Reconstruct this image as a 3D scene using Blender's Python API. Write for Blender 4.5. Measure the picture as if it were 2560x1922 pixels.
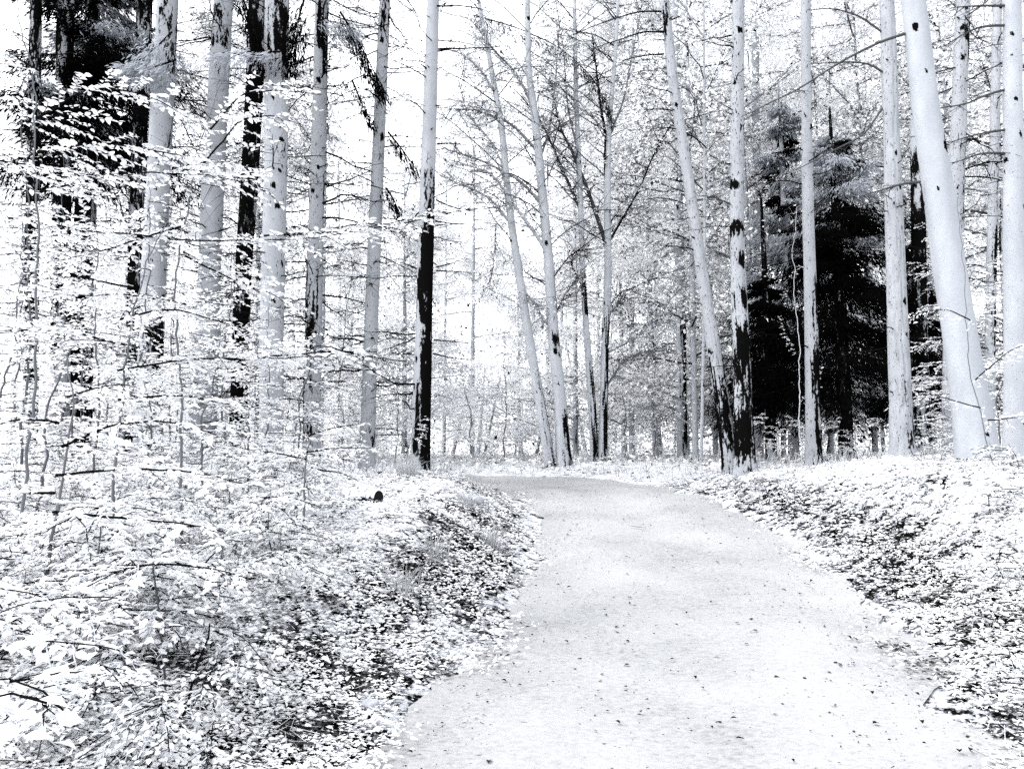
import bpy, math
import numpy as np
from mathutils import Vector, Matrix

# ------------------------------------------------------------------ camera, sky, sun, exposure
sc = bpy.context.scene
for o in list(bpy.data.objects):
    bpy.data.objects.remove(o)
COL = sc.collection
CAM_Z, PITCH, FPX = 1.5, math.radians(5.5), 1850.0
cam = bpy.data.cameras.new('camera')
cam.sensor_width = 36.0
cam.lens = FPX / 2560 * 36.0
cam.clip_start, cam.clip_end = 0.05, 2000
camo = bpy.data.objects.new('camera', cam)
camo.location = (0, 0, CAM_Z)
camo.rotation_euler = (math.pi / 2 + PITCH, 0, 0)
COL.objects.link(camo)
sc.camera = camo

SUN_DIR = Vector((-0.66, -0.20, 0.95)).normalized()        # towards the sun
SUN_EL = math.asin(SUN_DIR.z)
SUN_AZ = math.atan2(SUN_DIR.x, SUN_DIR.y)
w = bpy.data.worlds.new('World')
sc.world = w
w.use_nodes = True
nt = w.node_tree
bg = nt.nodes['Background']
sky = nt.nodes.new('ShaderNodeTexSky')
sky.sky_type = 'NISHITA'
sky.sun_disc = False
sky.sun_elevation = SUN_EL
sky.sun_rotation = SUN_AZ
sky.air_density = 1.0
sky.dust_density = 1.0
hs = nt.nodes.new('ShaderNodeHueSaturation')
hs.inputs['Saturation'].default_value = 0.12
nt.links.new(sky.outputs[0], hs.inputs['Color'])
nt.links.new(hs.outputs[0], bg.inputs['Color'])
bg.inputs['Strength'].default_value = 0.15
sun = bpy.data.lights.new('sun', 'SUN')
sun.energy = 0.6
sun.angle = math.radians(25.0)
sun.color = (1.0, 0.985, 0.96)
suno = bpy.data.objects.new('sun', sun)
suno.rotation_euler = SUN_DIR.to_track_quat('Z', 'Y').to_euler()
suno.location = (-10, -5, 20)
COL.objects.link(suno)
vs = sc.view_settings
vs.view_transform = 'Standard'
vs.look = 'None'
vs.gamma = 1.0
vs.use_curve_mapping = False
vs.exposure = 2.66
sc.cycles.max_bounces = 9
sc.cycles.diffuse_bounces = 8
sc.cycles.transmission_bounces = 8
sc.cycles.transparent_max_bounces = 4
sc.cycles.use_denoising = False

# ------------------------------------------------------------------ helpers
RNG = np.random.default_rng(7)
CT, ST = math.cos(PITCH), math.sin(PITCH)


def ray(px, py):
    x = (px - 1280.0) / FPX
    y = -(py - 961.0) / FPX
    return np.array([x, CT - y * ST, ST + y * CT])


def at(px, py, D):
    """photo pixel -> the point of its ray at world depth Y = D"""
    d = ray(px, py)
    return np.array([0, 0, CAM_Z]) + d * (D / d[1])


def unit(v):
    v = np.asarray(v, float)
    return v / np.maximum(np.linalg.norm(v, axis=-1, keepdims=True), 1e-9)


def vnoise(p, seed=0):
    """3D value noise, 0..1"""
    p = np.asarray(p, float)
    i = np.floor(p).astype(np.int64)
    f = p - i
    f = f * f * (3 - 2 * f)

    def h(ix, iy, iz):
        n = (ix * 374761393 + iy * 668265263 + iz * 2147483647 + seed * 974634541) & 0xFFFFFFFF
        n = ((n ^ (n >> 13)) * 1274126177) & 0xFFFFFFFF
        n = n ^ (n >> 16)
        return (n & 0xFFFF) / 65535.0
    r = 0
    for dx in (0, 1):
        for dy in (0, 1):
            for dz in (0, 1):
                wgt = (f[..., 0] if dx else 1 - f[..., 0]) * (f[..., 1] if dy else 1 - f[..., 1]) * (f[..., 2] if dz else 1 - f[..., 2])
                r = r + wgt * h(i[..., 0] + dx, i[..., 1] + dy, i[..., 2] + dz)
    return r


def sstep(a, b, x):
    t = np.clip((np.asarray(x, float) - a) / (b - a), 0, 1)
    return t * t * (3 - 2 * t)


class Geo:
    """collects vertices and faces (3- and 4-gons) with one float attribute per vertex"""

    def __init__(self):
        self.v, self.f3, self.f4, self.a, self.n = [], [], [], [], 0

    def add(self, v, f3=None, f4=None, a=0.0):
        v = np.asarray(v, float).reshape(-1, 3)
        if f3 is not None and len(f3):
            self.f3.append(np.asarray(f3, np.int64).reshape(-1, 3) + self.n)
        if f4 is not None and len(f4):
            self.f4.append(np.asarray(f4, np.int64).reshape(-1, 4) + self.n)
        self.a.append(np.broadcast_to(np.asarray(a, float), (len(v),)).copy() if np.ndim(a) < 1 else np.asarray(a, float))
        self.v.append(v)
        self.n += len(v)

    def mesh(self, name, origin=(0, 0, 0), smooth=True):
        me = bpy.data.meshes.new(name)
        v = np.concatenate(self.v) - np.asarray(origin, float)
        f3 = np.concatenate(self.f3) if self.f3 else np.zeros((0, 3), np.int64)
        f4 = np.concatenate(self.f4) if self.f4 else np.zeros((0, 4), np.int64)
        me.vertices.add(len(v))
        me.vertices.foreach_set('co', v.astype(np.float32).ravel())
        loops = np.concatenate([f3.ravel(), f4.ravel()]).astype(np.int32)
        me.loops.add(len(loops))
        me.loops.foreach_set('vertex_index', loops)
        tot = np.concatenate([np.full(len(f3), 3), np.full(len(f4), 4)]).astype(np.int32)
        start = np.concatenate([[0], np.cumsum(tot)[:-1]]).astype(np.int32)
        me.polygons.add(len(tot))
        me.polygons.foreach_set('loop_start', start)
        me.polygons.foreach_set('loop_total', tot)
        me.polygons.foreach_set('use_smooth', np.full(len(tot), smooth))
        at_ = me.attributes.new('tone', 'FLOAT', 'POINT')
        at_.data.foreach_set('value', np.concatenate(self.a).astype(np.float32))
        me.update(calc_edges=True)
        return me


def obj(name, me, mat, parent=None, loc=None):
    o = bpy.data.objects.new(name, me)
    COL.objects.link(o)
    if me is not None and mat is not None and not me.materials:
        me.materials.append(mat)
    if parent is not None:
        o.parent = parent
    if loc is not None:
        o.location = loc
    return o


def tag(o, label=None, cat=None, group=None, kind=None):
    if label:
        o['label'] = label
    if cat:
        o['category'] = cat
    if group:
        o['group'] = group
    if kind:
        o['kind'] = kind
    return o


def thing(name, loc, label, cat, group=None):
    o = bpy.data.objects.new(name, None)
    o.empty_display_size = 0.2
    o.location = loc
    COL.objects.link(o)
    return tag(o, label, cat, group)


def part(root, name, geo, mat, kind=None, smooth=True, parent=None):
    me = geo.mesh(name, origin=root.location, smooth=smooth)
    o = obj(name, me, mat, parent or root)
    if kind:
        o['kind'] = kind
    return o


def copy_tree(root, loc, rz, scale, label, group=None):
    r = root.copy()
    COL.objects.link(r)
    r.location = loc
    r.rotation_euler = (0, 0, rz)
    r.scale = (scale,) * 3
    r['label'] = label
    if group:
        r['group'] = group
    for ch in root.children:
        c = ch.copy()
        COL.objects.link(c)
        c.parent = r
        for g in ch.children:
            d = g.copy()
            COL.objects.link(d)
            d.parent = c
    return r


# ---- geometry generators
def resample(P, step):
    P = np.asarray(P, float)
    d = np.concatenate([[0], np.cumsum(np.linalg.norm(np.diff(P[:, :3], axis=0), axis=1))])
    n = max(2, int(d[-1] / step) + 1)
    s = np.linspace(0, d[-1], n)
    # smooth Catmull-like by interpolating a finely smoothed line
    out = np.stack([np.interp(s, d, P[:, k]) for k in range(P.shape[1])], 1)
    if n > 6:
        k = max(1, int(n / max(len(P), 2) / 2.5))
        ker = np.ones(2 * k + 1) / (2 * k + 1)
        pad = np.concatenate([2 * out[:1] - out[k:0:-1], out, 2 * out[-1:] - out[-2:-k - 2:-1]])
        out = np.stack([np.convolve(pad[:, j], ker, 'valid') for j in range(out.shape[1])], 1)
    return out


def frames(P):
    t = unit(np.gradient(P, axis=0))
    ref = np.where(np.abs(t[:, 2:3]) > 0.9, np.array([[1.0, 0, 0]]), np.array([[0, 0, 1.0]]))
    u = unit(np.cross(ref, t))
    v = np.cross(t, u)
    return t, u, v


def add_tube(g, P, R, sides=5, tone=0.0):
    P = np.asarray(P, float)
    K = len(P)
    R = np.broadcast_to(np.asarray(R, float), (K,))
    t, u, v = frames(P)
    a = np.arange(sides) / sides * 2 * math.pi
    V = P[:, None] + R[:, None, None] * (np.cos(a)[None, :, None] * u[:, None] + np.sin(a)[None, :, None] * v[:, None])
    i = np.arange(K - 1)[:, None] * sides
    j = np.arange(sides)[None]
    jn = (j + 1) % sides
    F = np.stack([i + j, i + jn, i + sides + jn, i + sides + j], -1).reshape(-1, 4)
    tip = np.array([[0, 0, 0]])
    g.add(V.reshape(-1, 3), f4=F, a=tone)


def add_twigs(g, P, R, tone=0.0, sides=3):
    """many thin tubes at once: P (M,K,3), R (M,K)"""
    P = np.asarray(P, float)
    if len(P) == 0:
        return
    M, K, _ = P.shape
    t = unit(np.gradient(P, axis=1))
    ref = np.where(np.abs(t[..., 2:3]) > 0.9, np.array([1.0, 0, 0]), np.array([0, 0, 1.0]))
    u = unit(np.cross(ref, t))
    v = np.cross(t, u)
    a = np.arange(sides) / sides * 2 * math.pi
    V = P[:, :, None] + np.asarray(R)[:, :, None, None] * (np.cos(a)[:, None] * u[:, :, None] + np.sin(a)[:, None] * v[:, :, None])
    b = (np.arange(M) * K * sides)[:, None, None]
    i = (np.arange(K - 1) * sides)[None, :, None]
    j = np.arange(sides)[None, None]
    jn = (j + 1) % sides
    F = np.stack([b + i + j, b + i + jn, b + i + sides + jn, b + i + sides + j], -1).reshape(-1, 4)
    tn = np.broadcast_to(np.asarray(tone, float).reshape(-1, 1) if np.ndim(tone) else np.asarray(tone, float), (M, K * sides)).ravel()
    g.add(V.reshape(-1, 3), f4=F, a=tn)


# leaf template: pointed oval, folded along the midrib, tip bent down
LT = np.array([[0, 0, 0], [-.27, .28, .07], [-.25, .62, .06], [0, 1, -.10], [.25, .62, .06], [.27, .28, .07], [0, .30, 0], [0, .64, -.02]])
LF3 = np.array([[0, 6, 1], [0, 5, 6], [2, 7, 3], [7, 4, 3]])
LF4 = np.array([[1, 6, 7, 2], [6, 5, 4, 7]])
# cheap leaf: folded rhombus
ST_ = np.array([[0, 0, 0], [-.30, .45, .08], [0, 1, -.05], [.30, .45, .08]])
SF3 = np.array([[0, 2, 1], [0, 3, 2]])


def add_leaves(g, pos, d, n, size, tone, cheap=False, width=1.0):
    pos = np.asarray(pos, float).reshape(-1, 3)
    M = len(pos)
    if M == 0:
        return
    d = unit(d)
    n = np.asarray(n, float)
    s = unit(np.cross(d, n))
    n = np.cross(s, d)
    T = ST_ if cheap else LT
    size = np.broadcast_to(np.asarray(size, float), (M,))[:, None, None]
    V = pos[:, None] + size * (T[None, :, :1] * width * s[:, None] + T[None, :, 1:2] * d[:, None] + T[None, :, 2:] * n[:, None])
    off = (np.arange(M) * len(T))[:, None, None]
    tn = np.repeat(np.broadcast_to(np.asarray(tone, float), (M,)), len(T))
    if cheap:
        g.add(V.reshape(-1, 3), f3=(SF3[None] + off).reshape(-1, 3), a=tn)
    else:
        g.add(V.reshape(-1, 3), f3=(LF3[None] + off).reshape(-1, 3), f4=(LF4[None] + off).reshape(-1, 4), a=tn)


# ------------------------------------------------------------------ materials
def new_mat(name):
    m = bpy.data.materials.new(name)
    m.use_nodes = True
    n = m.node_tree.nodes
    for x in list(n):
        n.remove(x)
    out = n.new('ShaderNodeOutputMaterial')
    return m, n, m.node_tree.links, out


def noise_node(n, l, scale, detail=3, rough=0.55, stretch=None):
    tc = n.new('ShaderNodeTexCoord')
    src = tc.outputs['Object']
    if stretch:
        mp = n.new('ShaderNodeMapping')
        mp.inputs['Scale'].default_value = stretch
        l.new(src, mp.inputs['Vector'])
        src = mp.outputs['Vector']
    t = n.new('ShaderNodeTexNoise')
    t.inputs['Scale'].default_value = scale
    t.inputs['Detail'].default_value = detail
    t.inputs['Roughness'].default_value = rough
    l.new(src, t.inputs['Vector'])
    return t.outputs['Fac']


def math_node(n, l, op, a, b=None):
    m = n.new('ShaderNodeMath')
    m.operation = op
    for k, x in enumerate((a, b)):
        if x is None:
            continue
        if isinstance(x, (int, float)):
            m.inputs[k].default_value = x
        else:
            l.new(x, m.inputs[k])
    return m.outputs[0]


def ramp(n, l, fac, stops):
    r = n.new('ShaderNodeValToRGB')
    r.color_ramp.elements[0].position = stops[0][0]
    r.color_ramp.elements[0].color = (*stops[0][1], 1)
    r.color_ramp.elements[1].position = stops[-1][0]
    r.color_ramp.elements[1].color = (*stops[-1][1], 1)
    for p, c in stops[1:-1]:
        e = r.color_ramp.elements.new(p)
        e.color = (*c, 1)
    l.new(fac, r.inputs['Fac'])
    return r.outputs['Color']


def attr(n, name='tone'):
    a = n.new('ShaderNodeAttribute')
    a.attribute_name = name
    return a.outputs['Fac']


BLACK = (0.0022, 0.0021, 0.002)


def bark_mat(name, c0, c1, stretch=(1, 1, .35), fine=38, crack=0.0):
    """pale bark with black patches and painted shade where the vertex attribute asks for them"""
    m, n, l, out = new_mat(name)
    st = attr(n)
    f = noise_node(n, l, fine, 5, .7, stretch)
    g = noise_node(n, l, 5, 3, .55, (1, 1, .5))
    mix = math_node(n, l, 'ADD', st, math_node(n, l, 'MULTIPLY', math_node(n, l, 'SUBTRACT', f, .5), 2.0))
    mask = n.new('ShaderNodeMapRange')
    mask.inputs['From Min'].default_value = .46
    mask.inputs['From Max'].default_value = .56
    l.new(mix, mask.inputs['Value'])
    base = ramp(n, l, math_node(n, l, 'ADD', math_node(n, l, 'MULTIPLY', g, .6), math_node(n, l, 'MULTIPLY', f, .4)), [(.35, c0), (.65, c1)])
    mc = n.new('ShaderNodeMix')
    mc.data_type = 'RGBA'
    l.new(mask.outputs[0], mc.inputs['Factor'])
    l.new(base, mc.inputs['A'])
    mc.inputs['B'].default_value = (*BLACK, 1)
    d = n.new('ShaderNodeBsdfDiffuse')
    l.new(mc.outputs['Result'], d.inputs['Color'])
    b = n.new('ShaderNodeBump')
    b.inputs['Strength'].default_value = .35
    b.inputs['Distance'].default_value = .01
    l.new(f, b.inputs['Height'])
    l.new(b.outputs[0], d.inputs['Normal'])
    l.new(d.outputs[0], out.inputs['Surface'])
    return m


def leaf_mat(name, dark, light, trans=.35):
    """colour runs from dark to light with each leaf's own tone"""
    m, n, l, out = new_mat(name)
    c = ramp(n, l, attr(n), [(0, dark), (1, light)])
    d = n.new('ShaderNodeBsdfDiffuse')
    t = n.new('ShaderNodeBsdfTranslucent')
    l.new(c, d.inputs['Color'])
    l.new(c, t.inputs['Color'])
    mx = n.new('ShaderNodeMixShader')
    mx.inputs[0].default_value = trans
    l.new(d.outputs[0], mx.inputs[1])
    l.new(t.outputs[0], mx.inputs[2])
    l.new(mx.outputs[0], out.inputs['Surface'])
    return m


def plain_mat(name, c0, c1, scale=20):
    m, n, l, out = new_mat(name)
    c = ramp(n, l, noise_node(n, l, scale, 3), [(.35, c0), (.65, c1)])
    d = n.new('ShaderNodeBsdfDiffuse')
    l.new(c, d.inputs['Color'])
    l.new(d.outputs[0], out.inputs['Surface'])
    return m


M = {}
M['bark'] = bark_mat('grey_bark', (.180, .189, .206), (.240, .249, .266))
M['birch'] = bark_mat('pale_bark', (.215, .226, .247), (.285, .296, .315), (1, 1, 1.2), 30)
M['beech'] = bark_mat('smooth_beech_bark', (.200, .211, .231), (.250, .261, .280), (1, 1, 1.5), 24)
M['leaf'] = leaf_mat('beech_leaf', (.14, .143, .15), (.71, .715, .727), .48)
M['farleaf'] = leaf_mat('far_leaf', (.003, .003, .003), (.80, .807, .818), .48)
M['needle'] = leaf_mat('needle_spray', BLACK, (.36, .38, .415), .3)
M['twig'] = leaf_mat('twig_bark', (.004, .004, .004), (.42, .44, .47), 0)
M['litter'] = leaf_mat('dry_leaf', (.005, .005, .005), (.70, .705, .715), .25)
M['debris'] = leaf_mat('dark_debris', (.004, .004, .004), (.10, .10, .11), 0)
M['grass'] = leaf_mat('pale_grass', (.22, .23, .25), (.6, .605, .615), .35)
M['stone'] = plain_mat('grey_stone', (.2, .21, .235), (.33, .345, .37), 14)
M['log'] = bark_mat('rotten_log_bark', (.26, .275, .305), (.36, .375, .405))


def ground_mat():
    m, n, l, out = new_mat('forest_soil')
    bare = attr(n)
    f = noise_node(n, l, 10, 6, .72)
    g = noise_node(n, l, 1.3, 3, .6)
    k = math_node(n, l, 'ADD', math_node(n, l, 'ADD', f, math_node(n, l, 'MULTIPLY', math_node(n, l, 'SUBTRACT', g, .5), .35)), math_node(n, l, 'MULTIPLY', bare, -.165))
    c = ramp(n, l, k, [(.36, BLACK), (.40, (.18, .185, .20)), (.45, (.32, .328, .345)), (.7, (.42, .425, .435))])
    d = n.new('ShaderNodeBsdfDiffuse')
    l.new(c, d.inputs['Color'])
    b = n.new('ShaderNodeBump')
    b.inputs['Strength'].default_value = .6
    b.inputs['Distance'].default_value = .03
    l.new(f, b.inputs['Height'])
    l.new(b.outputs[0], d.inputs['Normal'])
    l.new(d.outputs[0], out.inputs['Surface'])
    return m


def path_mat():
    m, n, l, out = new_mat('gravel_path')
    f = noise_node(n, l, 38, 5, .85, (.55, 1, 1))
    g = noise_node(n, l, .8, 3, .6)
    s = noise_node(n, l, 34, 2, .6, (.45, 1, 1))
    k = math_node(n, l, 'ADD', math_node(n, l, 'MULTIPLY', f, .6), math_node(n, l, 'MULTIPLY', g, .4))
    c = ramp(n, l, k, [(.36, (.125, .128, .133)), (.47, (.208, .211, .216)), (.64, (.275, .276, .279))])
    mk = n.new('ShaderNodeMapRange')
    mk.inputs['From Min'].default_value = .70
    mk.inputs['From Max'].default_value = .76
    l.new(s, mk.inputs['Value'])
    mc = n.new('ShaderNodeMix')
    mc.data_type = 'RGBA'
    l.new(mk.outputs[0], mc.inputs['Factor'])
    l.new(c, mc.inputs['A'])
    mc.inputs['B'].default_value = (.05, .05, .055, 1)
    d = n.new('ShaderNodeBsdfDiffuse')
    l.new(mc.outputs['Result'], d.inputs['Color'])
    b = n.new('ShaderNodeBump')
    b.inputs['Strength'].default_value = .4
    b.inputs['Distance'].default_value = .02
    l.new(f, b.inputs['Height'])
    l.new(b.outputs[0], d.inputs['Normal'])
    l.new(d.outputs[0], out.inputs['Surface'])
    return m


M['ground'] = ground_mat()
M['path'] = path_mat()

# ------------------------------------------------------------------ terrain and path
PATH = np.array([[-1.0, -4], [-.35, -1], [.2, 1.2], [.71, 3.3], [1.02, 4.3], [1.32, 5.45], [1.48, 6.3], [1.62, 7.7], [1.68, 9.1], [1.5, 10.5],
                 [1.2, 12.0], [.75, 13], [-.2, 14.0], [-1.6, 14.7], [-3.5, 15.1], [-6.5, 15.5], [-12, 16.5], [-24, 19]])
PATHR = resample(PATH, 0.4)
HW = 1.36


def zpath(Y):
    return np.interp(Y, [-6, 0, 3.3, 5.45, 7.7, 9.1, 10.5, 12.3, 14, 16, 24, 60, 140], [-.28, -.06, .14, .31, .50, .67, .86, 1.0, 1.07, 1.1, 1.15, 1.2, 1.2])


def path_dist_exact(x, y):
    best = np.full(x.shape, 1e9)
    side = np.zeros(x.shape)
    for a, b in zip(PATHR[:-1], PATHR[1:]):
        ab = b - a
        t = np.clip(((x - a[0]) * ab[0] + (y - a[1]) * ab[1]) / (ab @ ab), 0, 1)
        dx, dy = x - (a[0] + t * ab[0]), y - (a[1] + t * ab[1])
        d = dx * dx + dy * dy
        m = d < best
        best = np.where(m, d, best)
        side = np.where(m, np.where(ab[0] * dy - ab[1] * dx >= 0, 1.0, -1.0), side)   # >0: left of the path
    return np.sqrt(best) * side


# signed distance to the middle of the path, tabulated once
TX0, TY0, TS = -16.0, -8.0, .08
_tx, _ty = np.arange(TX0, 16, TS), np.arange(TY0, 30, TS)
TAB = path_dist_exact(*np.meshgrid(_tx, _ty))


def path_dist(x, y):
    fx = np.clip((np.asarray(x, float) - TX0) / TS, 0, len(_tx) - 1.001)
    fy = np.clip((np.asarray(y, float) - TY0) / TS, 0, len(_ty) - 1.001)
    ix, iy = fx.astype(int), fy.astype(int)
    fx, fy = fx - ix, fy - iy
    d = (TAB[iy, ix] * (1 - fx) + TAB[iy, ix + 1] * fx) * (1 - fy) + (TAB[iy + 1, ix] * (1 - fx) + TAB[iy + 1, ix + 1] * fx) * fy
    return np.abs(d), np.where(d >= 0, 1.0, -1.0)


def terrain(x, y, fine=True):
    x = np.asarray(x, float)
    y = np.asarray(y, float)
    d, side = path_dist(x, y)
    e = np.maximum(d - HW + .05, 0)
    HL = np.interp(y, [0, 3, 9, 13, 17], [.42, .42, .46, .24, .12])
    HR = np.interp(y, [0, 3, 6, 8, 10, 12, 15], [.5, .55, .78, .85, .62, .32, .15])
    left = HL * sstep(0, 1, e / 1.3) + .02 * np.minimum(e, 6)
    right = HR * sstep(0, 1, e / 2.2) + .012 * np.minimum(e, 6)
    z = zpath(y) + np.where(side > 0, left, right)
    q = np.stack([x, y, np.zeros_like(x)], -1)
    bump = (vnoise(q * 1.1, 1) - .5) * .16 + (vnoise(q * 3.7, 2) - .5) * .07
    z = z + bump * sstep(0, .8, e)
    z = z - .03 * (1 - sstep(0, .25, e))
    return z


def tz(x, y):
    return float(terrain(np.array([x]), np.array([y]))[0])


def axis(lo, hi, fine_lo, fine_hi, fine, grow=1.12):
    xs = list(np.arange(fine_lo, fine_hi, fine))
    s, x = fine, fine_hi
    while x < hi:
        xs.append(x)
        s *= grow
        x += s
    xs.append(hi)
    s, x = fine, fine_lo
    pre = []
    while x > lo:
        s *= grow
        x -= s
        pre.append(max(x, lo))
    return np.array(sorted(set(pre)) + xs)


gx = axis(-220, 220, -7, 7, .07)
gy = axis(-8, 420, 1.0, 16, .07)
GX, GY = np.meshgrid(gx, gy)
GZ = terrain(GX, GY)
D_, S_ = path_dist(GX, GY)
e_ = D_ - HW
bare = np.exp(-((e_ - .55) / .55) ** 2) * .9 * sstep(15, 9, GY) + .12 * sstep(0, .4, e_) * sstep(12, 6, GY)
nx, ny = len(gx), len(gy)
ii = (np.arange(ny - 1)[:, None] * nx + np.arange(nx - 1)[None])
F = np.stack([ii, ii + 1, ii + nx + 1, ii + nx], -1).reshape(-1, 4)
g = Geo()
g.add(np.stack([GX, GY, GZ], -1).reshape(-1, 3), f4=F, a=bare.ravel())
tag(obj('ground', g.mesh('ground'), M['ground']), kind='structure')

# path sheet with a ragged edge
g = Geo()
PR = resample(PATH, .08)
tg = unit(np.gradient(PR, axis=0))
nr = np.stack([tg[:, 1], -tg[:, 0]], 1)
W = 25
u = np.linspace(-1, 1, W)
q = np.stack([PR[:, 0], PR[:, 1], np.zeros(len(PR))], -1)
eL = HW + (vnoise(q * 2.3, 5) - .5) * .34 + (vnoise(q * 7, 6) - .5) * .16
eR = HW + (vnoise(q * 2.3, 8) - .5) * .34 + (vnoise(q * 7, 9) - .5) * .16
ww = np.where(u[None] < 0, eL[:, None], eR[:, None]) * u[None]
XX = PR[:, :1] + nr[:, :1] * ww
YY = PR[:, 1:] + nr[:, 1:] * ww
qq = np.stack([XX, YY, 0 * XX], -1)
ZZ = np.maximum(zpath(YY) + (vnoise(qq * 1.7, 11) - .5) * .03 - .012 * np.cos(u[None] * 7), terrain(XX, YY) + .006)
ii = np.arange(len(PR) - 1)[:, None] * W + np.arange(W - 1)[None]
g.add(np.stack([XX, YY, ZZ], -1).reshape(-1, 3), f4=np.stack([ii, ii + 1, ii + W + 1, ii + W], -1).reshape(-1, 4))
tag(obj('path', g.mesh('path'), M['path']), kind='structure')


def surf(x, y):
    """height of what lies underfoot, path included"""
    d, _ = path_dist(x, y)
    return np.where(d < HW, np.maximum(zpath(y) + .008, terrain(x, y) + .006), terrain(x, y))


# ------------------------------------------------------------------ trunks
def trunk_geo(P, R, sides=28, furrow=0.0, flare=0.25, shade_and_stains=(), speck=.12, seed=0, knots=14, ring=.05, scars=()):
    """P world polyline from the ground up, R radius at each point; shade_and_stains: (z0, z1, side -1..1 or None, strength)"""
    Q = resample(np.column_stack([P, R]), ring)
    C, r = Q[:, :3], Q[:, 3]
    h = C[:, 2] - C[0, 2]
    t = unit(np.gradient(C, axis=0))
    uu = unit(np.cross(np.array([0, 1.0, 0]), t))       # points to +x: right in the photo
    vv = np.cross(uu, t)
    a = np.arange(sides) / sides * 2 * math.pi
    ca, sa = np.cos(a), np.sin(a)
    nrm = ca[None, :, None] * uu[:, None] + sa[None, :, None] * vv[:, None]
    rr = np.repeat(r[:, None], sides, 1)
    root = np.exp(-np.maximum(h, 0) / .22)[:, None]
    lobes = .5 + .5 * np.cos(a * 5 + seed)[None] * .8 + .3 * np.cos(a * 3 + seed * 2)[None]
    rr = rr * (1 + flare * root * (1 + lobes))
    q = np.stack([np.repeat(ca[None] * 1.6, len(r), 0), np.repeat(sa[None] * 1.6, len(r), 0), np.repeat(h[:, None] * 1.1, sides, 1)], -1)
    rr = rr * (1 + (vnoise(q + seed * 7.1, seed) - .5) * .14)
    if furrow > 0:
        qf = np.stack([np.repeat(ca[None] * 5.5, len(r), 0), np.repeat(sa[None] * 5.5, len(r), 0), np.repeat(h[:, None] * 2.6, sides, 1)], -1)
        nf = vnoise(qf + seed * 3.3, seed + 3)
        fade = (.35 + .65 * np.exp(-np.maximum(h, 0) / 2.5))[:, None]
        rr = rr - furrow * fade * np.exp(-((nf - .5) / .07) ** 2)
    V = C[:, None] + nrm * rr[..., None]
    # black bark patches, and shade painted black along one flank
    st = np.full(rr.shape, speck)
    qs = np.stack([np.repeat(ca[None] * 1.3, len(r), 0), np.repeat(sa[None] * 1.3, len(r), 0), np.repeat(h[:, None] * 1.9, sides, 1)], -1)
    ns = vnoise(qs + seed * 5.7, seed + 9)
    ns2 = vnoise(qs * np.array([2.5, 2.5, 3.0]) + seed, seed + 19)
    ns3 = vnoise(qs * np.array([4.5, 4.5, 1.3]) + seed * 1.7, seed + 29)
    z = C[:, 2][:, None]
    for z0, z1, side, s in shade_and_stains:
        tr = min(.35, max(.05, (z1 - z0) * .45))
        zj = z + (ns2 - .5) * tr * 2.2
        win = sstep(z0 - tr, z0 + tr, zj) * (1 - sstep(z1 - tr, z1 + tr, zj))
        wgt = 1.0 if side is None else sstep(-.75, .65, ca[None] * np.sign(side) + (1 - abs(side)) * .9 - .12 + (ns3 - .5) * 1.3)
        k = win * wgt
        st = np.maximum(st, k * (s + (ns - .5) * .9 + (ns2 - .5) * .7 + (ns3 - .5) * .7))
    rng = np.random.default_rng(seed + 100)
    for _ in range(knots):                                   # knot scars left by shed branches
        kz = rng.uniform(min(.5, .2 * abs(h[-1])), max(h[-1], .3))
        ka = rng.uniform(0, 2 * math.pi)
        da = np.abs((a[None] - ka + math.pi) % (2 * math.pi) - math.pi) * r[:, None]
        dz = h[:, None] - kz
        kr = rng.uniform(.012, .045)
        st = np.maximum(st, 1.1 - .55 * ((da / kr) ** 2 + (dz / (kr * rng.uniform(.7, 1.8))) ** 2))
    for px, py, kr in scars:                                  # scars seen on the side facing the path
        D_s = C[0, 1]
        p_ = at(px, py, D_s)
        k_ = int(np.argmin(np.abs(C[:, 2] - p_[2])))
        ka = math.acos(float(np.clip((p_[0] - C[k_, 0]) / r[k_], -.95, .95)))
        da = np.abs((a[None] - ka + math.pi) % (2 * math.pi) - math.pi) * r[:, None]
        st = np.maximum(st, 1.2 - .7 * ((da / kr) ** 2 + ((C[:, 2] - p_[2])[:, None] / (kr * 1.7)) ** 2))
    ii = np.arange(len(r) - 1)[:, None] * sides
    j = np.arange(sides)[None]
    jn = (j + 1) % sides
    F = np.stack([ii + j, ii + jn, ii + sides + jn, ii + sides + j], -1).reshape(-1, 4)
    g = Geo()
    g.add(V.reshape(-1, 3), f4=F, a=np.clip(st, 0, 1.2).ravel())
    return g, Q


def px_trunk(pts, D, top=13.0, lean=0.0):
    """pts: (px, py, width px) from base upward; first point sits on the terrain. Returns P, R"""
    bx = at(pts[0][0], 1170, D)
    z0 = tz(bx[0], D)
    P = [[bx[0], D, z0 - .12]]
    R = [pts[0][2] / FPX * D / 2]
    for px, py, wd in pts[1:]:
        dd = D + lean * (1170 - py) / 1170
        p = at(px, py, dd)
        P.append(p)
        R.append(wd / FPX * dd / 2)
    P = np.array(P)
    dirn = unit(P[-1] - P[-2])
    if P[-1][2] < top:
        L = (top - P[-1][2]) / max(dirn[2], .3)
        P = np.vstack([P, P[-1] + dirn * L * .5, P[-1] + dirn * L])
        R += [R[-1] * .72, R[-1] * .3]
    return P, np.array(R), np.array([bx[0], D, z0])


def zof(py, D):
    return at(1280, py, D)[2]


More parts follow.
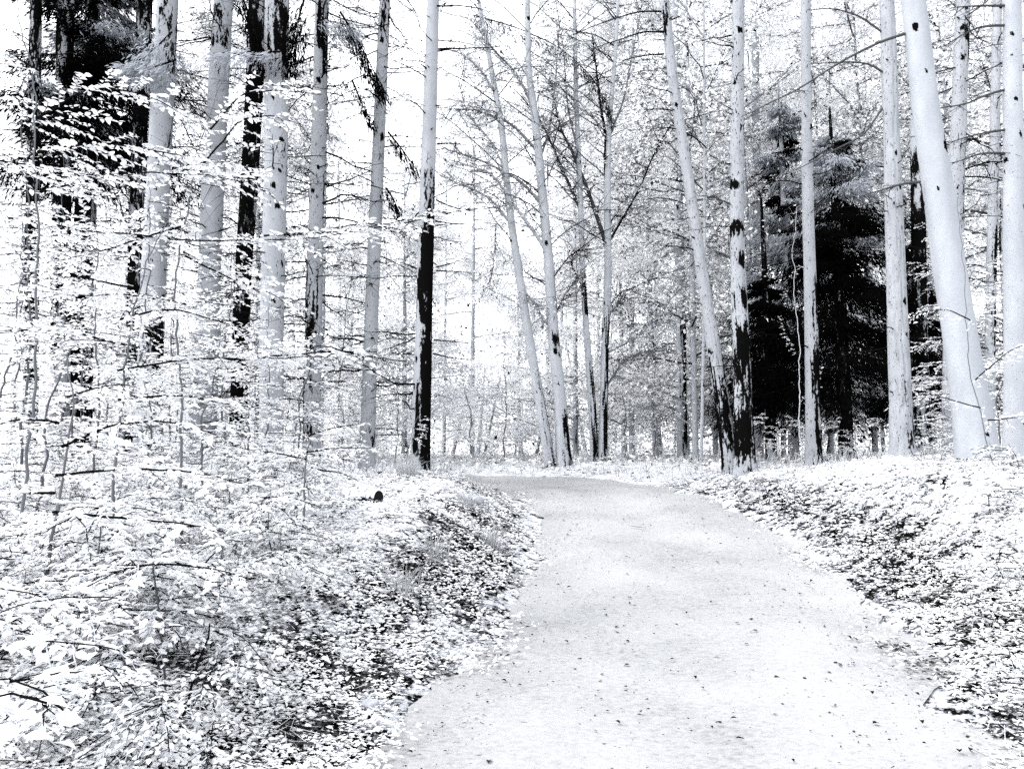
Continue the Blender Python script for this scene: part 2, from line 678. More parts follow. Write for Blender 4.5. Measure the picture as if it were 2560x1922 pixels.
def side_twigs(rng, line, n, L, rad, droop=.25, k=4, spread=1.0, up=None):
    """n twigs off a polyline; returns P (n,k,3), R"""
    line = np.asarray(line)
    s = rng.uniform(.12, 1, n) * (len(line) - 1)
    i = np.clip(s.astype(int), 0, len(line) - 2)
    b = line[i] + (s - i)[:, None] * (line[i + 1] - line[i])
    t = unit(line[i + 1] - line[i])
    rd = rng.normal(size=(n, 3)) * np.array([1, 1, .55]) * spread
    d = unit(t * .8 + rd)
    ln = L * rng.uniform(.35, 1, n)
    u = np.linspace(0, 1, k)
    bend = rng.normal(size=(n, 3)) * .18
    P = b[:, None] + ln[:, None, None] * (u[None, :, None] * d[:, None] + (u ** 2)[None, :, None] * (bend + np.array([0, 0, -droop]))[:, None])
    R = rad * (1 - .75 * u)[None] * rng.uniform(.6, 1.2, n)[:, None]
    return P, R


def dead_branches(root, Q, rng, n, zlo, zhi, Lr=(.6, 1.7), rad=.010, tone=0.0, twigs=9, droop=.12, own=14, arc=None):
    """horizontal dead branches with twiglets round a trunk: the larger ones as parts, the fine rest as one mass"""
    rest = Geo()
    hh = Q[:, 2]
    made = 0
    for b in range(n):
        z = rng.uniform(zlo, zhi)
        i = int(np.argmin(np.abs(hh - z)))
        r = Q[i, 3]
        # branches mostly across the view so that they read
        az = rng.uniform(0, 2 * math.pi) if arc is None else rng.uniform(*arc)
        d = np.array([math.cos(az), math.sin(az) * .8, rng.uniform(-.1, .25)])
        L = rng.uniform(*Lr)
        u = np.linspace(0, 1, 7)
        wob = np.cumsum(rng.normal(size=(7, 3)) * .022, 0) * L
        line = Q[i, :3] + d * r * .7 + u[:, None] * d * L + (u ** 2)[:, None] * np.array([0, 0, -droop * L * rng.uniform(.2, 1.8)]) + wob
        rb = rad * rng.uniform(.6, 1.25) * (.6 + .4 * L)
        P, R = side_twigs(rng, line, twigs, L * .45, rb * .42, .2)
        if made < own and L > np.mean(Lr):
            gb = Geo()
            add_tube(gb, line, rb * (1 - .8 * u), 5, tone)
            part(root, 'branch', gb, M['twig'])
            made += 1
        else:
            add_tube(rest, line, rb * (1 - .8 * u), 4, tone)
        add_twigs(rest, P, R, tone)
        P2, R2 = side_twigs(rng, line, twigs // 2, L * .25, rb * .3, .5)
        add_twigs(rest, P2, R2, tone)
    if rest.n:
        part(root, 'twigs', rest, M['twig'], kind='stuff')


def px_branch(root, pts, D, r0, tone=0.0, twigs=10, L=.5, rng=RNG, rest=None, own=True, r1=None):
    """a branch traced at depth D (or per point), with twiglets"""
    P = np.array([at(p[0], p[1], p[2] if len(p) > 2 else D) for p in pts])
    Q = resample(P, .12)
    Q = Q + np.cumsum(rng.normal(size=Q.shape) * .004, 0) * np.linspace(0, 1, len(Q))[:, None]
    R = np.linspace(r0, r1 if r1 else r0 * .3, len(Q))
    gb = Geo()
    add_tube(gb, Q, R, 6, tone)
    b = part(root, 'branch', gb, M['twig'])
    if twigs:
        gt = Geo()
        add_twigs(gt, *side_twigs(rng, Q, twigs, L, r0 * .4, .1), tone=tone)
        add_twigs(gt, *side_twigs(rng, Q, twigs * 2, L * .45, r0 * .25, .15), tone=tone)
        t = part(root, 'twigs', gt, M['twig'], kind='stuff', parent=b)
    return Q


def bough(g, gt, line, rng, width, n, tone, hang=.35, size=(.10, .26), wd=.22, tvar=.0):
    """needle sprays hung on a bough line: thin slips pointing outward and down"""
    line = np.asarray(line)
    s = rng.uniform(0.02, 1, n) ** .85 * (len(line) - 1)
    i = np.clip(s.astype(int), 0, len(line) - 2)
    t = unit(line[i + 1] - line[i])
    b = line[i] + (s - i)[:, None] * (line[i + 1] - line[i])
    sd = unit(np.cross(t, [0, 0, 1.0]))
    taper = 1 - .6 * (s / (len(line) - 1))
    off = rng.normal(size=n) * width * taper * .5
    p = b + sd * off[:, None] + np.column_stack([rng.normal(size=n) * .04, rng.normal(size=n) * .04, -np.abs(rng.normal(size=n)) * hang * width * .6 - np.abs(off) * hang])
    d = unit(t * .9 + sd * np.sign(off)[:, None] * .9 + np.column_stack([rng.normal(size=n) * .3, rng.normal(size=n) * .3, -np.abs(rng.normal(size=n)) * .5 - hang]))
    nn = unit(np.column_stack([rng.normal(size=n) * .6, rng.normal(size=n) * .6, np.ones(n)]))
    tn = np.clip(tone + rng.normal(size=n) * tvar, 0, 1)
    add_leaves(g, p, d, nn, rng.uniform(*size, n), tn, cheap=True, width=wd / .3 * .5)
    if gt is not None:
        add_tube(gt, line, np.linspace(.018, .004, len(line)), 4, 0.0)


# ------------------------------------------------------------------ the trees one can tell apart
TREES = {}


def tree(key, name, label, pts, D, mat='bark', top=13., lean=0., furrow=0., flare=.25, shade_and_stains=(), speck=.12, seed=0, knots=14, sides=28, cat='tree', group=None, scars=()):
    P, R, base = px_trunk(pts, D, max(top, D * .72 + 1.5), lean)
    root = thing(name, base, label, cat, group)
    st = [(zof(b, D) if b is not None else -5, zof(a_, D) if a_ is not None else 40, s, k) for a_, b, s, k in shade_and_stains]   # (py top, py bottom, side of painted shade, strength)
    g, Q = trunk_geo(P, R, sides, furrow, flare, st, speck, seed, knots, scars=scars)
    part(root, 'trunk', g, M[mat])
    if mat == 'bark' and knots > 4:                            # snapped-off stubs
        rs = np.random.default_rng(seed + 900)
        ns_ = 34
        i = rs.integers(8, len(Q) - 4, ns_)
        az = rs.uniform(0, 2 * math.pi, ns_)
        dr = np.column_stack([np.cos(az), np.sin(az), rs.uniform(-.3, .3, ns_)])
        L_ = rs.uniform(.03, .16, ns_)
        u_ = np.linspace(0, 1, 3)
        Pp = Q[i, :3][:, None] + dr[:, None] * (Q[i, 3] * .85)[:, None, None] + dr[:, None] * L_[:, None, None] * u_[None, :, None]
        gs = Geo()
        add_twigs(gs, Pp, (rs.uniform(.006, .014, ns_))[:, None] * np.array([1.3, .9, .5])[None], tone=0.0, sides=5)
        part(root, 'stubs', gs, M['twig'], kind='stuff')
    TREES[key] = (root, Q, D)
    return root, Q


# left stand of spruces, from the left edge towards the path
tree('a', 'spruce_tree', 'black-barked spruce trunk at the far left edge, half hidden by beech leaves', [(75, 1150, 34), (80, 600, 32), (90, 0, 28)], 12.5, shade_and_stains=[(None, None, None, .75)], seed=1)
tree('b', 'spruce_tree', 'black-stained spruce trunk below the dark needle crown at upper left', [(150, 1150, 46), (152, 600, 44), (165, 0, 40)], 13.0, shade_and_stains=[(None, 900, None, .72)], seed=2)
tree('c', 'spruce_tree', 'thin black spruce trunk left of the widest grey trunk', [(216, 1150, 26), (222, 700, 25), (240, 0, 22)], 14.0, shade_and_stains=[(None, None, None, .8)], seed=3)
tree('d', 'spruce_tree', 'black trunk standing close behind the widest left grey spruce', [(325, 1150, 30), (335, 700, 30), (362, 0, 40)], 13.6, shade_and_stains=[(None, None, None, .8)], seed=4)
tree('T1', 'spruce_tree', 'wide grey spruce trunk behind the beech leaves, leftmost clear grey trunk', [(370, 1160, 66), (380, 800, 60), (398, 400, 56), (420, 0, 54)], 11.4, shade_and_stains=[(0, 200, .6, .5), (780, 1160, .7, .5)], speck=0.26, seed=5, knots=44)
tree('T2', 'spruce_tree', 'plain pale grey spruce trunk, second clear grey trunk from the left', [(508, 1160, 58), (520, 800, 56), (535, 400, 54), (559, 0, 48)], 11.9, shade_and_stains=[(0, 150, None, .42)], speck=0.19, seed=6, knots=8)
tree('e', 'spruce_tree', 'black spruce trunk squeezed between two grey trunks left of centre', [(592, 1150, 42), (606, 700, 42), (628, 400, 44), (645, 0, 46)], 13.0, shade_and_stains=[(None, None, None, .9)], seed=7)
tree('T3', 'spruce_tree', 'grey spruce trunk with dark patches at its top, beside a black trunk', [(678, 1160, 60), (680, 800, 58), (690, 400, 58), (692, 0, 62)], 11.0, shade_and_stains=[(0, 200, .5, .78), (330, 520, .9, .4)], speck=0.27, seed=8, knots=44)
tree('T4', 'spruce_tree', 'slender spruce trunk mottled with black blotches, fourth clear trunk from the left', [(778, 1150, 44), (785, 700, 42), (795, 400, 38), (806, 0, 36)], 11.8, shade_and_stains=[(0, 150, .6, .85), (380, 520, None, .42), (640, 1150, -.5, .52)], speck=0.29, seed=9, knots=44)
tree('T5', 'spruce_tree', 'clean grey spruce trunk leaning right, next to the half-black trunk', [(917, 1110, 38), (928, 800, 34), (945, 400, 32), (962, 0, 30)], 12.2, shade_and_stains=[(0, 110, None, .62), (1060, 1110, .8, .6)], speck=0.26, seed=10, knots=44)
tree('T6', 'spruce_tree', 'spruce trunk black below and grey above at the bend of the path', [(1050, 1175, 50), (1060, 800, 42), (1070, 450, 38), (1083, 0, 32)], 11.2, shade_and_stains=[(435, 570, .35, .95), (560, 780, .15, 1.2), (760, 1180, .62, 1.05)], speck=0.21, seed=11, knots=10, flare=.2)
# slim pale trees behind the bend
tree('C1', 'birch_tree', 'thin pale tree curving to the left behind the bend, leftmost of four slim trunks', [(1378, 1190, 27), (1350, 1000, 25), (1325, 860, 23), (1300, 700, 21), (1284, 600, 20), (1270, 490, 18), (1254, 316, 16), (1229, 177, 13), (1208, 63, 11)], 17, 'birch', shade_and_stains=[(900, 1190, .8, .5)], speck=0.24, seed=12, flare=.15)
tree('C2', 'birch_tree', 'pale birch trunk with black scars behind the bend, thickest of four slim trunks', [(1412, 1190, 38), (1400, 1000, 32), (1385, 860, 28), (1375, 700, 26), (1367, 600, 24), (1350, 421, 22), (1335, 274, 19), (1322, 190, 17), (1318, 0, 14)], 17, 'birch', shade_and_stains=[(830, 880, .6, .7), (1000, 1190, .75, .55)], speck=0.23, seed=13, knots=22, scars=[(1386, 850, .07), (1388, 880, .05), (1410, 1050, .04), (1365, 610, .04)], flare=.2)
tree('C3', 'birch_tree', 'slim trunk dark on its right side, left stem of the close pair', [(1488, 1172, 22), (1480, 1000, 19), (1467, 850, 17), (1457, 684, 15), (1448, 421, 14), (1440, 250, 12), (1436, 0, 9)], 17.5, 'birch', shade_and_stains=[(690, 790, .2, 1.0), (900, 1180, .7, .85)], speck=0.25, seed=14, flare=.15)
tree('C4', 'birch_tree', 'slim straight trunk forking high up, right stem of the close pair', [(1505, 1174, 24), (1510, 1000, 21), (1513, 850, 20), (1520, 684, 19), (1518, 500, 17), (1520, 380, 15), (1524, 295, 12), (1540, 120, 9), (1545, 0, 8)], 17.5, 'birch', shade_and_stains=[(780, 1180, .6, .72)], speck=0.23, seed=15, flare=.15)
# right stand
tree('R0', 'spruce_tree', 'grey trunk farther back, left of the leaning spruce', [(1706, 1135, 27), (1702, 800, 25), (1694, 430, 23), (1688, 0, 19)], 21, shade_and_stains=[(780, 1135, .7, .7)], speck=0.28, seed=16, knots=8)
tree('R1', 'spruce_tree', 'leaning spruce trunk with dark cracked foot, crossing left above its neighbour', [(1832, 1168, 42), (1795, 937, 36), (1761, 726, 31), (1744, 600, 29), (1706, 358, 28), (1681, 190, 26), (1664, 20, 24)], 12.2, furrow=.018, shade_and_stains=[(0, 90, -.6, .6), (900, 1168, None, .80)], speck=0.29, seed=17, knots=20, sides=44)
tree('R2', 'spruce_tree', 'upright spruce trunk banded black, sharing its foot with the leaning spruce', [(1862, 1170, 52), (1858, 1000, 46), (1850, 800, 41), (1842, 590, 36), (1843, 295, 33), (1846, 0, 30)], 11.9, furrow=.02, flare=.32, shade_and_stains=[(455, 478, None, .72), (555, 590, None, .74), (635, 668, .2, .85), (725, 765, .2, .95), (800, 1000, None, .82), (960, 1175, None, .80)], speck=0.32, seed=18, knots=26, sides=48)
tree('R3', 'spruce_tree', 'slim trunk black on its right flank, standing before the dark conifer', [(2034, 1166, 40), (2032, 1000, 36), (2028, 800, 32), (2022, 600, 29), (2018, 421, 27), (2014, 0, 25)], 12.6, furrow=.012, shade_and_stains=[(690, 860, .8, .7), (840, 1166, .55, .92)], speck=0.27, seed=19, sides=44)
tree('R4', 'spruce_tree', 'grey furrowed spruce trunk with flared roots, right of the dark conifer', [(2258, 1162, 60), (2252, 1000, 52), (2243, 800, 47), (2237, 600, 44), (2229, 337, 40), (2217, 0, 36)], 11.2, furrow=.03, flare=.35, shade_and_stains=[(960, 1162, .7, .38)], speck=0.29, seed=20, sides=56)
tree('R6', 'spruce_tree', 'dark-flecked trunk passing behind the big leaning beech', [(2378, 1150, 46), (2380, 900, 42), (2392, 420, 38), (2408, 0, 34)], 13.2, furrow=.015, shade_and_stains=[(0, 140, .7, .45), (330, 560, .8, .45), (900, 1150, .5, .5)], speck=0.31, seed=21, sides=40)
tree('R5', 'beech_tree', 'smooth pale beech trunk leaning left, thickest trunk on the right', [(2450, 1188, 98), (2428, 1020, 82), (2401, 853, 76), (2363, 600, 72), (2351, 500, 70), (2317, 295, 64), (2288, 42, 58), (2270, -120, 54)], 8.6, 'beech', flare=.16, speck=0.14, seed=22, knots=5, sides=56, scars=[(2276, 78, .035), (2351, 376, .045), (2348, 355, .02), (2300, 190, .012), (2330, 480, .012), (2440, 1085, .02)])
tree('R8', 'spruce_tree', 'thin grey trunk just left of the white rightmost trunk', [(2470, 1140, 26), (2480, 600, 24), (2494, 0, 21)], 15, shade_and_stains=[(380, 900, .6, .55)], speck=0.29, seed=23)
tree('R7', 'birch_tree', 'straight white birch trunk at the right edge of the picture', [(2540, 1190, 54), (2536, 700, 49), (2532, 300, 45), (2530, 0, 42)], 9.4, 'birch', speck=0.22, seed=24, knots=34, sides=36)
tree('R9', 'spruce_tree', 'far grey trunk fading into pale foliage behind the banded spruce', [(1898, 1140, 24), (1894, 600, 22), (1888, 100, 20)], 24, speck=0.19, seed=25)
tree('R10', 'young_tree', 'pencil-thin straight stem between the leaning spruce and banded spruce', [(1752, 1150, 8), (1762, 700, 8), (1760, 200, 6)], 16, speck=0.29, seed=26, sides=12, knots=4)
tree('R12', 'spruce_tree', 'black trunk in the dark conifer gap between furrowed trunk and leaning beech', [(2302, 1150, 40), (2298, 700, 37), (2292, 300, 32)], 16.5, top=9, shade_and_stains=[(380, 1110, None, .78)], seed=28)

# dead branches on the spruces
for key, n, lo, hi, Lr, rad, own in [
        ('T1', 44, 2.2, 9.5, (.5, 1.6), .011, 10), ('T2', 46, 2.2, 9.5, (.5, 1.6), .011, 10), ('T3', 46, 2.2, 9.5, (.5, 1.5), .011, 10),
        ('T4', 60, 2.0, 9.8, (.5, 1.7), .013, 16), ('T5', 60, 2.4, 10, (.5, 1.7), .013, 18), ('e', 50, 2.0, 10, (.5, 1.6), .011, 8),
        ('c', 40, 2.0, 10, (.5, 1.6), .011, 6), ('d', 40, 2.0, 10, (.5, 1.6), .011, 6), ('a', 36, 2, 9, (.5, 1.5), .011, 6),
        ('R8', 34, 3, 11, (.5, 1.6), .012, 8), ('R6', 30, 4, 10, (.5, 1.6), .012, 8), ('R9', 20, 4, 14, (.8, 2), .014, 4)]:
    root, Q, D = TREES[key]
    dead_branches(root, Q, np.random.default_rng(hash(key) % 1000 if False else sum(map(ord, key))), n, lo, hi, Lr, rad, own=own)
for key, n, lo, hi, Lr, rad, own in [('T6', 30, 2.2, 9.5, (.5, 1.35), .013, 20), ('R0', 12, 2.5, 12, (.6, 1.4), .014, 8), ('R1', 18, 2.2, 9.6, (.35, .9), .013, 14),
                                     ('R2', 16, 2.6, 9.5, (.35, .8), .014, 12), ('R3', 12, 3.5, 9, (.5, 1.1), .011, 8), ('R4', 12, 2.6, 9, (.4, 1.0), .011, 8)]:
    root, Q, D = TREES[key]
    dead_branches(root, Q, np.random.default_rng(5 + sum(map(ord, key))), n, lo, hi, Lr, rad, own=own, twigs=5)

# traced branches
rng = np.random.default_rng(31)
r6 = TREES['T6'][0]
for pts in [[(1090, 668), (1120, 662), (1150, 652)], [(1090, 677), (1130, 678), (1172, 680)], [(1085, 850), (1120, 853), (1170, 858)], [(1082, 884), (1120, 893), (1175, 900)],
            [(1042, 672), (1020, 660), (1000, 654)], [(1036, 886), (1000, 886), (970, 888)], [(1088, 553), (1120, 560), (1165, 565)], [(1090, 500), (1130, 520), (1200, 532)],
            [(1092, 360), (1130, 358), (1168, 362)]]:
    px_branch(r6, pts, 11.2, .013, 0, 3, .2, rng)
# slim trees: branches sweeping up to the left
c1, c2, c3, c4 = (TREES[k][0] for k in ('C1', 'C2', 'C3', 'C4'))
for root, D, r0, tn, pts in [
        (c4, 17.5, .055, .05, [(1512, 600), (1475, 490), (1440, 400), (1400, 320), (1376, 200)]),
        (c3, 17.5, .045, .05, [(1449, 520), (1400, 410), (1350, 300), (1320, 260)]),
        (c4, 17.5, .05, .0, [(1517, 480), (1512, 400), (1514, 340), (1500, 270), (1490, 180), (1480, 90)]),
        (c4, 17.5, .035, .0, [(1525, 600), (1560, 540), (1600, 470), (1640, 370), (1690, 290)]),
        (c3, 17.5, .03, .0, [(1460, 720), (1430, 670), (1425, 640), (1440, 620), (1465, 640)]),
        (c2, 17, .03, .1, [(1388, 790), (1405, 750), (1430, 710), (1447, 690)]),
        (c4, 17.5, .03, .15, [(1520, 960), (1560, 900), (1610, 880), (1660, 878)]),
        (c4, 17.5, .025, .15, [(1522, 790), (1545, 760), (1563, 742)]),
        (c4, 17.5, .03, .3, [(1522, 880), (1600, 840), (1680, 740), (1720, 700)]),
        (c2, 17, .05, .6, [(1370, 640), (1350, 600), (1290, 520), (1230, 430), (1130, 400)]),
        (c2, 17, .045, .35, [(1362, 520), (1300, 450), (1200, 400), (1110, 372)]),
        (c2, 17, .04, .3, [(1345, 380), (1280, 310), (1190, 275), (1120, 270)]),
        (c1, 17, .035, .6, [(1278, 560), (1230, 500), (1180, 470), (1100, 440)]),
        (c1, 17, .03, .4, [(1262, 420), (1220, 340), (1170, 290), (1150, 200)]),
        (c1, 17, .03, .5, [(1240, 240), (1200, 170), (1150, 130), (1105, 120)]),
        (c2, 17, .035, .3, [(1335, 274), (1290, 180), (1230, 120), (1180, 50)]),
        (c2, 17, .03, .2, [(1350, 400), (1375, 320), (1390, 200), (1400, 60)]),
        (c1, 17, .03, .5, [(1300, 720), (1340, 760), (1362, 810)]),
        (c1, 17, .02, .2, [(1240, 560), (1235, 640), (1220, 720)]),
        (c3, 17.5, .03, .2, [(1446, 380), (1420, 280), (1410, 120), (1390, 0)]),
        (c4, 17.5, .03, .2, [(1520, 350), (1560, 250), (1580, 120), (1600, 0)])]:
    px_branch(root, pts, D, r0, tn, 30, .9, rng)
for key, n_f, seed in (('C1', 16, 1), ('C2', 22, 2), ('C3', 16, 3), ('C4', 20, 4), ('R10', 10, 5)):
    root, Q, D = TREES[key]
    rf = np.random.default_rng(700 + seed)
    gt = Geo()
    for b in range(n_f):
        i = int(np.argmin(np.abs(Q[:, 2] - rf.uniform(4.5, 12.5))))
        L = rf.uniform(1.2, 3.4)
        d = unit(np.array([rf.choice([-1, -1, 1]) * rf.uniform(.4, 1.0), rf.uniform(-.5, .5), rf.uniform(.5, 1.1)]))
        u_ = np.linspace(0, 1, 9)
        line = Q[i, :3] + u_[:, None] * d * L + np.cumsum(rf.normal(size=(9, 3)) * .035, 0) + (u_ ** 2)[:, None] * np.array([d[0] * .4, 0, -.25 * L])
        gb = Geo()
        tn_ = float(rf.choice([0, .1, .5]))
        add_tube(gb, line, np.linspace(.016, .004, 9), 5, tn_)
        part(root, 'branch', gb, M['twig'])
        Pt, Rt = side_twigs(rf, line, 14, L * .4, .0065, .12)
        add_twigs(gt, Pt, Rt, tone=tn_)
        for k_ in range(0, 14, 2):
            add_twigs(gt, *side_twigs(rf, Pt[k_], 5, L * .18, .0045, .1), tone=tn_)
    part(root, 'twigs', gt, M['twig'], kind='stuff')
for root, nl, seed in ((c1, 1500, 1), (c2, 2200, 2), (c3, 1500, 3), (c4, 2000, 4)):
    rg = np.random.default_rng(seed)
    tips = []
    for ch in root.children:
        for t_ in ch.children:
            co = np.zeros(len(t_.data.vertices) * 3, np.float32)
            t_.data.vertices.foreach_get('co', co)
            tips.append(co.reshape(-1, 3) + np.array(root.location))
    tips = np.concatenate(tips)
    k = rg.integers(0, len(tips), nl)
    gl = Geo()
    add_leaves(gl, tips[k] + rg.normal(size=(nl, 3)) * .12, rg.normal(size=(nl, 3)) - [0, 0, .4], rg.normal(size=(nl, 3)) * .6 + [0, 0, 1], rg.uniform(.04, .08, nl), np.where(rg.uniform(size=nl) < .18, .02, rg.uniform(.6, 1, nl)), cheap=True)
    part(root, 'foliage', gl, M['farleaf'], kind='stuff', smooth=False)
# leaning spruce: long arching dead branches at its top left
r1 = TREES['R1'][0]
for pts in [[(1663, 30), (1600, 28), (1520, 50), (1430, 86)], [(1668, 82), (1610, 78), (1560, 95), (1480, 120)], [(1660, 136), (1610, 138), (1555, 152)], [(1695, 290), (1680, 275), (1640, 272), (1612, 275)], [(1703, 455), (1690, 450), (1676, 446)]]:
    px_branch(r1, pts, 12.2, .016, 0, 6, .35, rng)
for k, D, pts in [('R4', 11.2, [(2205, 272), (2160, 340), (2080, 380), (2010, 420), (1970, 440)]), ('R4', 11.2, [(2210, 85), (2150, 40), (2080, 20), (2020, 26)]),
                  ('R4', 11.2, [(2205, 180), (2180, 160), (2140, 155), (2030, 160)]),
                  ('R7', 9.4, [(2512, 225), (2460, 238), (2400, 265), (2330, 270)]), ('R7', 9.4, [(2512, 64), (2450, 66), (2400, 90), (2362, 114)]),
                  ('R7', 9.4, [(2512, 15), (2440, 16), (2380, 20)]), ('R7', 9.4, [(2512, 325), (2440, 335), (2370, 355)]), ('R7', 9.4, [(2515, 385), (2460, 380), (2380, 410)]),
                  ('R5', 8.6, [(2262, 85), (2200, 105), (2090, 160), (1990, 225), (1850, 290)]), ('R5', 8.6, [(2300, 455), (2270, 455), (2220, 470), (2150, 490)]),
                  ('R2', 11.9, [(1826, 510), (1790, 495), (1758, 488)]), ('R2', 11.9, [(1825, 645), (1800, 630), (1784, 626)])]:
    px_branch(TREES[k][0], pts, D, .018, .1, 8, .4, rng)

# ------------------------------------------------------------------ dark conifers
def conifer(name, label, px, D, zlo, zhi, half, rng, n, dark_top, trunk_w, pale=.2, needles=330, stainz=1.0, trunk_top=None, size=(.10, .30)):
    X = at(px, 1170, D)[0]
    base = np.array([X, D, tz(X, D)])
    root = thing(name, base, label, 'tree')
    r = trunk_w / FPX * D / 2
    top = trunk_top or zhi + .6
    P = np.array([base - [0, 0, .1], [X, D, (base[2] + top) / 2], [X - .05, D, top]])
    g_, Q = trunk_geo(P, np.array([r, r * .8, r * .15]), 20, .01, .25, [(1.6, top, None, stainz)], .3, int(px), 0, .08)
    part(root, 'trunk', g_, M['bark'])
    gn, gt = Geo(), Geo()
    for b in range(n):
        f = rng.uniform(0, 1)
        z = zlo + f * (zhi - zlo)
        L = half * (1 - .8 * f ** 1.1) * rng.uniform(.45, 1.2)
        az = rng.uniform(0, 2 * math.pi)
        u_ = np.linspace(0, 1, 7)
        d = np.array([math.cos(az), math.sin(az), 0])
        line = np.array([X, D, z]) + u_[:, None] * d * L + np.column_stack([0 * u_, 0 * u_, -.42 * L * u_ ** 1.4 + .20 * L * u_ ** 3])
        isdark = rng.uniform() > (pale if z < dark_top else .75)
        tone = 0.0 if isdark else rng.uniform(.55, .95)
        bough(gn, gt, line, rng, L * .42, int(needles * (.45 + L / half * .6)), tone, .45, size, .2, 0 if isdark else .12)
    part(root, 'crown', gn, M['needle'], kind='stuff', smooth=False)
    part(root, 'boughs', gt, M['twig'], kind='stuff')
    return root


conifer('dark_conifer', 'large black conifer with hanging boughs behind the right-hand trunks', 2118, 17.0, 3.2, 9.2, 3.0, np.random.default_rng(41), 100, 7.6, 36, .10, 640, size=(.06, .2))
conifer('dark_conifer', 'black conifer at the left flank of the large one, beside the banded spruce', 1930, 17.6, 3.1, 6.0, 1.4, np.random.default_rng(45), 42, 9, 28, .08, 420, size=(.06, .2), trunk_top=8.)
conifer('dark_conifer', 'black needle crown filling the upper left corner', 170, 13.6, 7.3, 13.5, 2.0, np.random.default_rng(42), 105, 9.6, 44, .12, 520, size=(.06, .2))
conifer('dark_conifer', 'dark conifer between the furrowed trunk and leaning beech, smaller than its neighbour', 2318, 18.5, 3.0, 7.0, 1.5, np.random.default_rng(43), 60, 7.0, 30, .05, 420, size=(.06, .2))
conifer('grey_conifer', 'pale grey conifer with soft hanging boughs behind the banded spruce', 1985, 21.0, 3.2, 12.0, 2.2, np.random.default_rng(44), 70, 0.0, 26, .8, 300, .2)

# needle boughs that cross other trunks
rng = np.random.default_rng(51)
for k, D, pts, wd, n, tone in [
        ('T5', 11.6, [(850, 30), (895, 100), (930, 170), (960, 225)], .5, 520, 0.0),
        ('T5', 11.9, [(880, 200), (905, 260), (932, 312)], .16, 130, 0.0),
        ('T3', 10.7, [(760, 0), (740, 70), (715, 150)], .55, 420, 0.0),
        ('T3', 10.8, [(600, -20), (640, 80), (655, 170)], .5, 380, 0.0),
        ('T5', 12.0, [(970, 330), (1010, 380), (1045, 430)], .25, 130, .0),
        ('T5', 12.0, [(965, 470), (985, 500), (1000, 535)], .22, 110, .0),
        ('C4', 17.3, [(1180, 38), (1290, 68), (1400, 118), (1470, 180), (1520, 260), (1530, 300)], .32, 700, .03),
        ('T1', 11.0, [(430, 80), (380, 130), (310, 180)], .5, 400, .85),
        ('T1', 11.0, [(440, 150), (380, 170), (300, 160)], .5, 400, .9),
        ('T3', 10.6, [(700, 130), (610, 130), (520, 135)], .35, 260, .9),
        ('T4', 11.5, [(800, 50), (860, 60), (900, 80)], .4, 300, .85)]:
    gn, gt = Geo(), Geo()
    line = resample(np.array([at(*p, D) for p in pts]), .15)
    bough(gn, gt, line, rng, wd, int(n * 1.5), tone, .4, (.05, .14) if tone > .5 else (.05, .14), .2, .08 if tone > .5 else 0)
    root = TREES[k][0]
    b = part(root, 'bough', gt, M['twig'])
    part(root, 'needles', gn, M['needle'], kind='stuff', smooth=False, parent=b)

# ------------------------------------------------------------------ background trees: pale leafy crowns
def pale_tree(name, label, px, D, H, half, rng, nleaf, tone, zlo, trunk_w=16, tw=0.1, group=None, ntw=260, tlift=.4):
    X = at(px, 1170, D)[0]
    base = np.array([X, D, tz(X, D)])
    root = thing(name, base, label, 'tree', group)
    r = trunk_w / FPX * D / 2
    lean = rng.uniform(-.5, .5)
    P = np.array([base - [0, 0, .1], base + [lean * .3, 0, H * .4], base + [lean, 0, H]])
    g_, Q = trunk_geo(P, np.array([r, r * .75, r * .12]), 14, 0, .2, [(1, 30, .8, tw * 3)], .15, int(px), 4, .12)  # right flank darkened: shade painted into the bark
    part(root, 'trunk', g_, M['birch'])
    gl, gt = Geo(), Geo()
    nb = 48
    cl, lines = [], []
    for b in range(nb):
        f = rng.uniform(0, 1)
        z = base[2] + zlo + f * (H - zlo)
        i = int(np.argmin(np.abs(Q[:, 2] - z)))
        az = rng.uniform(0, 2 * math.pi)
        L = half * (1 - .5 * f) * rng.uniform(.6, 1.1)
        u_ = np.linspace(0, 1, 6)
        d = np.array([math.cos(az), math.sin(az), rng.uniform(.1, .7)])
        line = Q[i, :3] + u_[:, None] * d * L + (u_ ** 2)[:, None] * np.array([0, 0, -.35 * L * rng.uniform(0, 1)]) + np.cumsum(rng.normal(size=(6, 3)) * .03 * L, 0) * .5
        add_tube(gt, line, np.linspace(r * .35, .006, 6), 4, rng.uniform(0, .5) + tlift)
        lines.append(line)
        P_, R_ = side_twigs(rng, line, ntw // nb, L * .5, .008, .15)
        add_twigs(gt, P_, R_, tone=rng.uniform(0, .5, len(P_)) + tlift)
        cl.append(P_[:, 1:].reshape(-1, 3))
    cl = np.concatenate(cl)
    k = rng.integers(0, len(cl), nleaf)
    p = cl[k] + rng.normal(size=(nleaf, 3)) * np.array([.22, .22, .13])
    d = unit(rng.normal(size=(nleaf, 3)) * np.array([1, 1, .5]) + [0, 0, -.3])
    n_ = unit(rng.normal(size=(nleaf, 3)) * .7 + [0, 0, 1.0])
    tn = np.where(rng.uniform(size=nleaf) < .022, .02, np.clip(tone + rng.normal(size=nleaf) * .12, .3, 1))  # a few leaves coloured black as painted shadow speckle
    add_leaves(gl, p, d, n_, rng.uniform(.07, .14, nleaf), tn, cheap=True, width=1.1)
    part(root, 'crown', gl, M['farleaf'], kind='stuff', smooth=False)
    part(root, 'limbs', gt, M['twig'], kind='stuff')
    return root


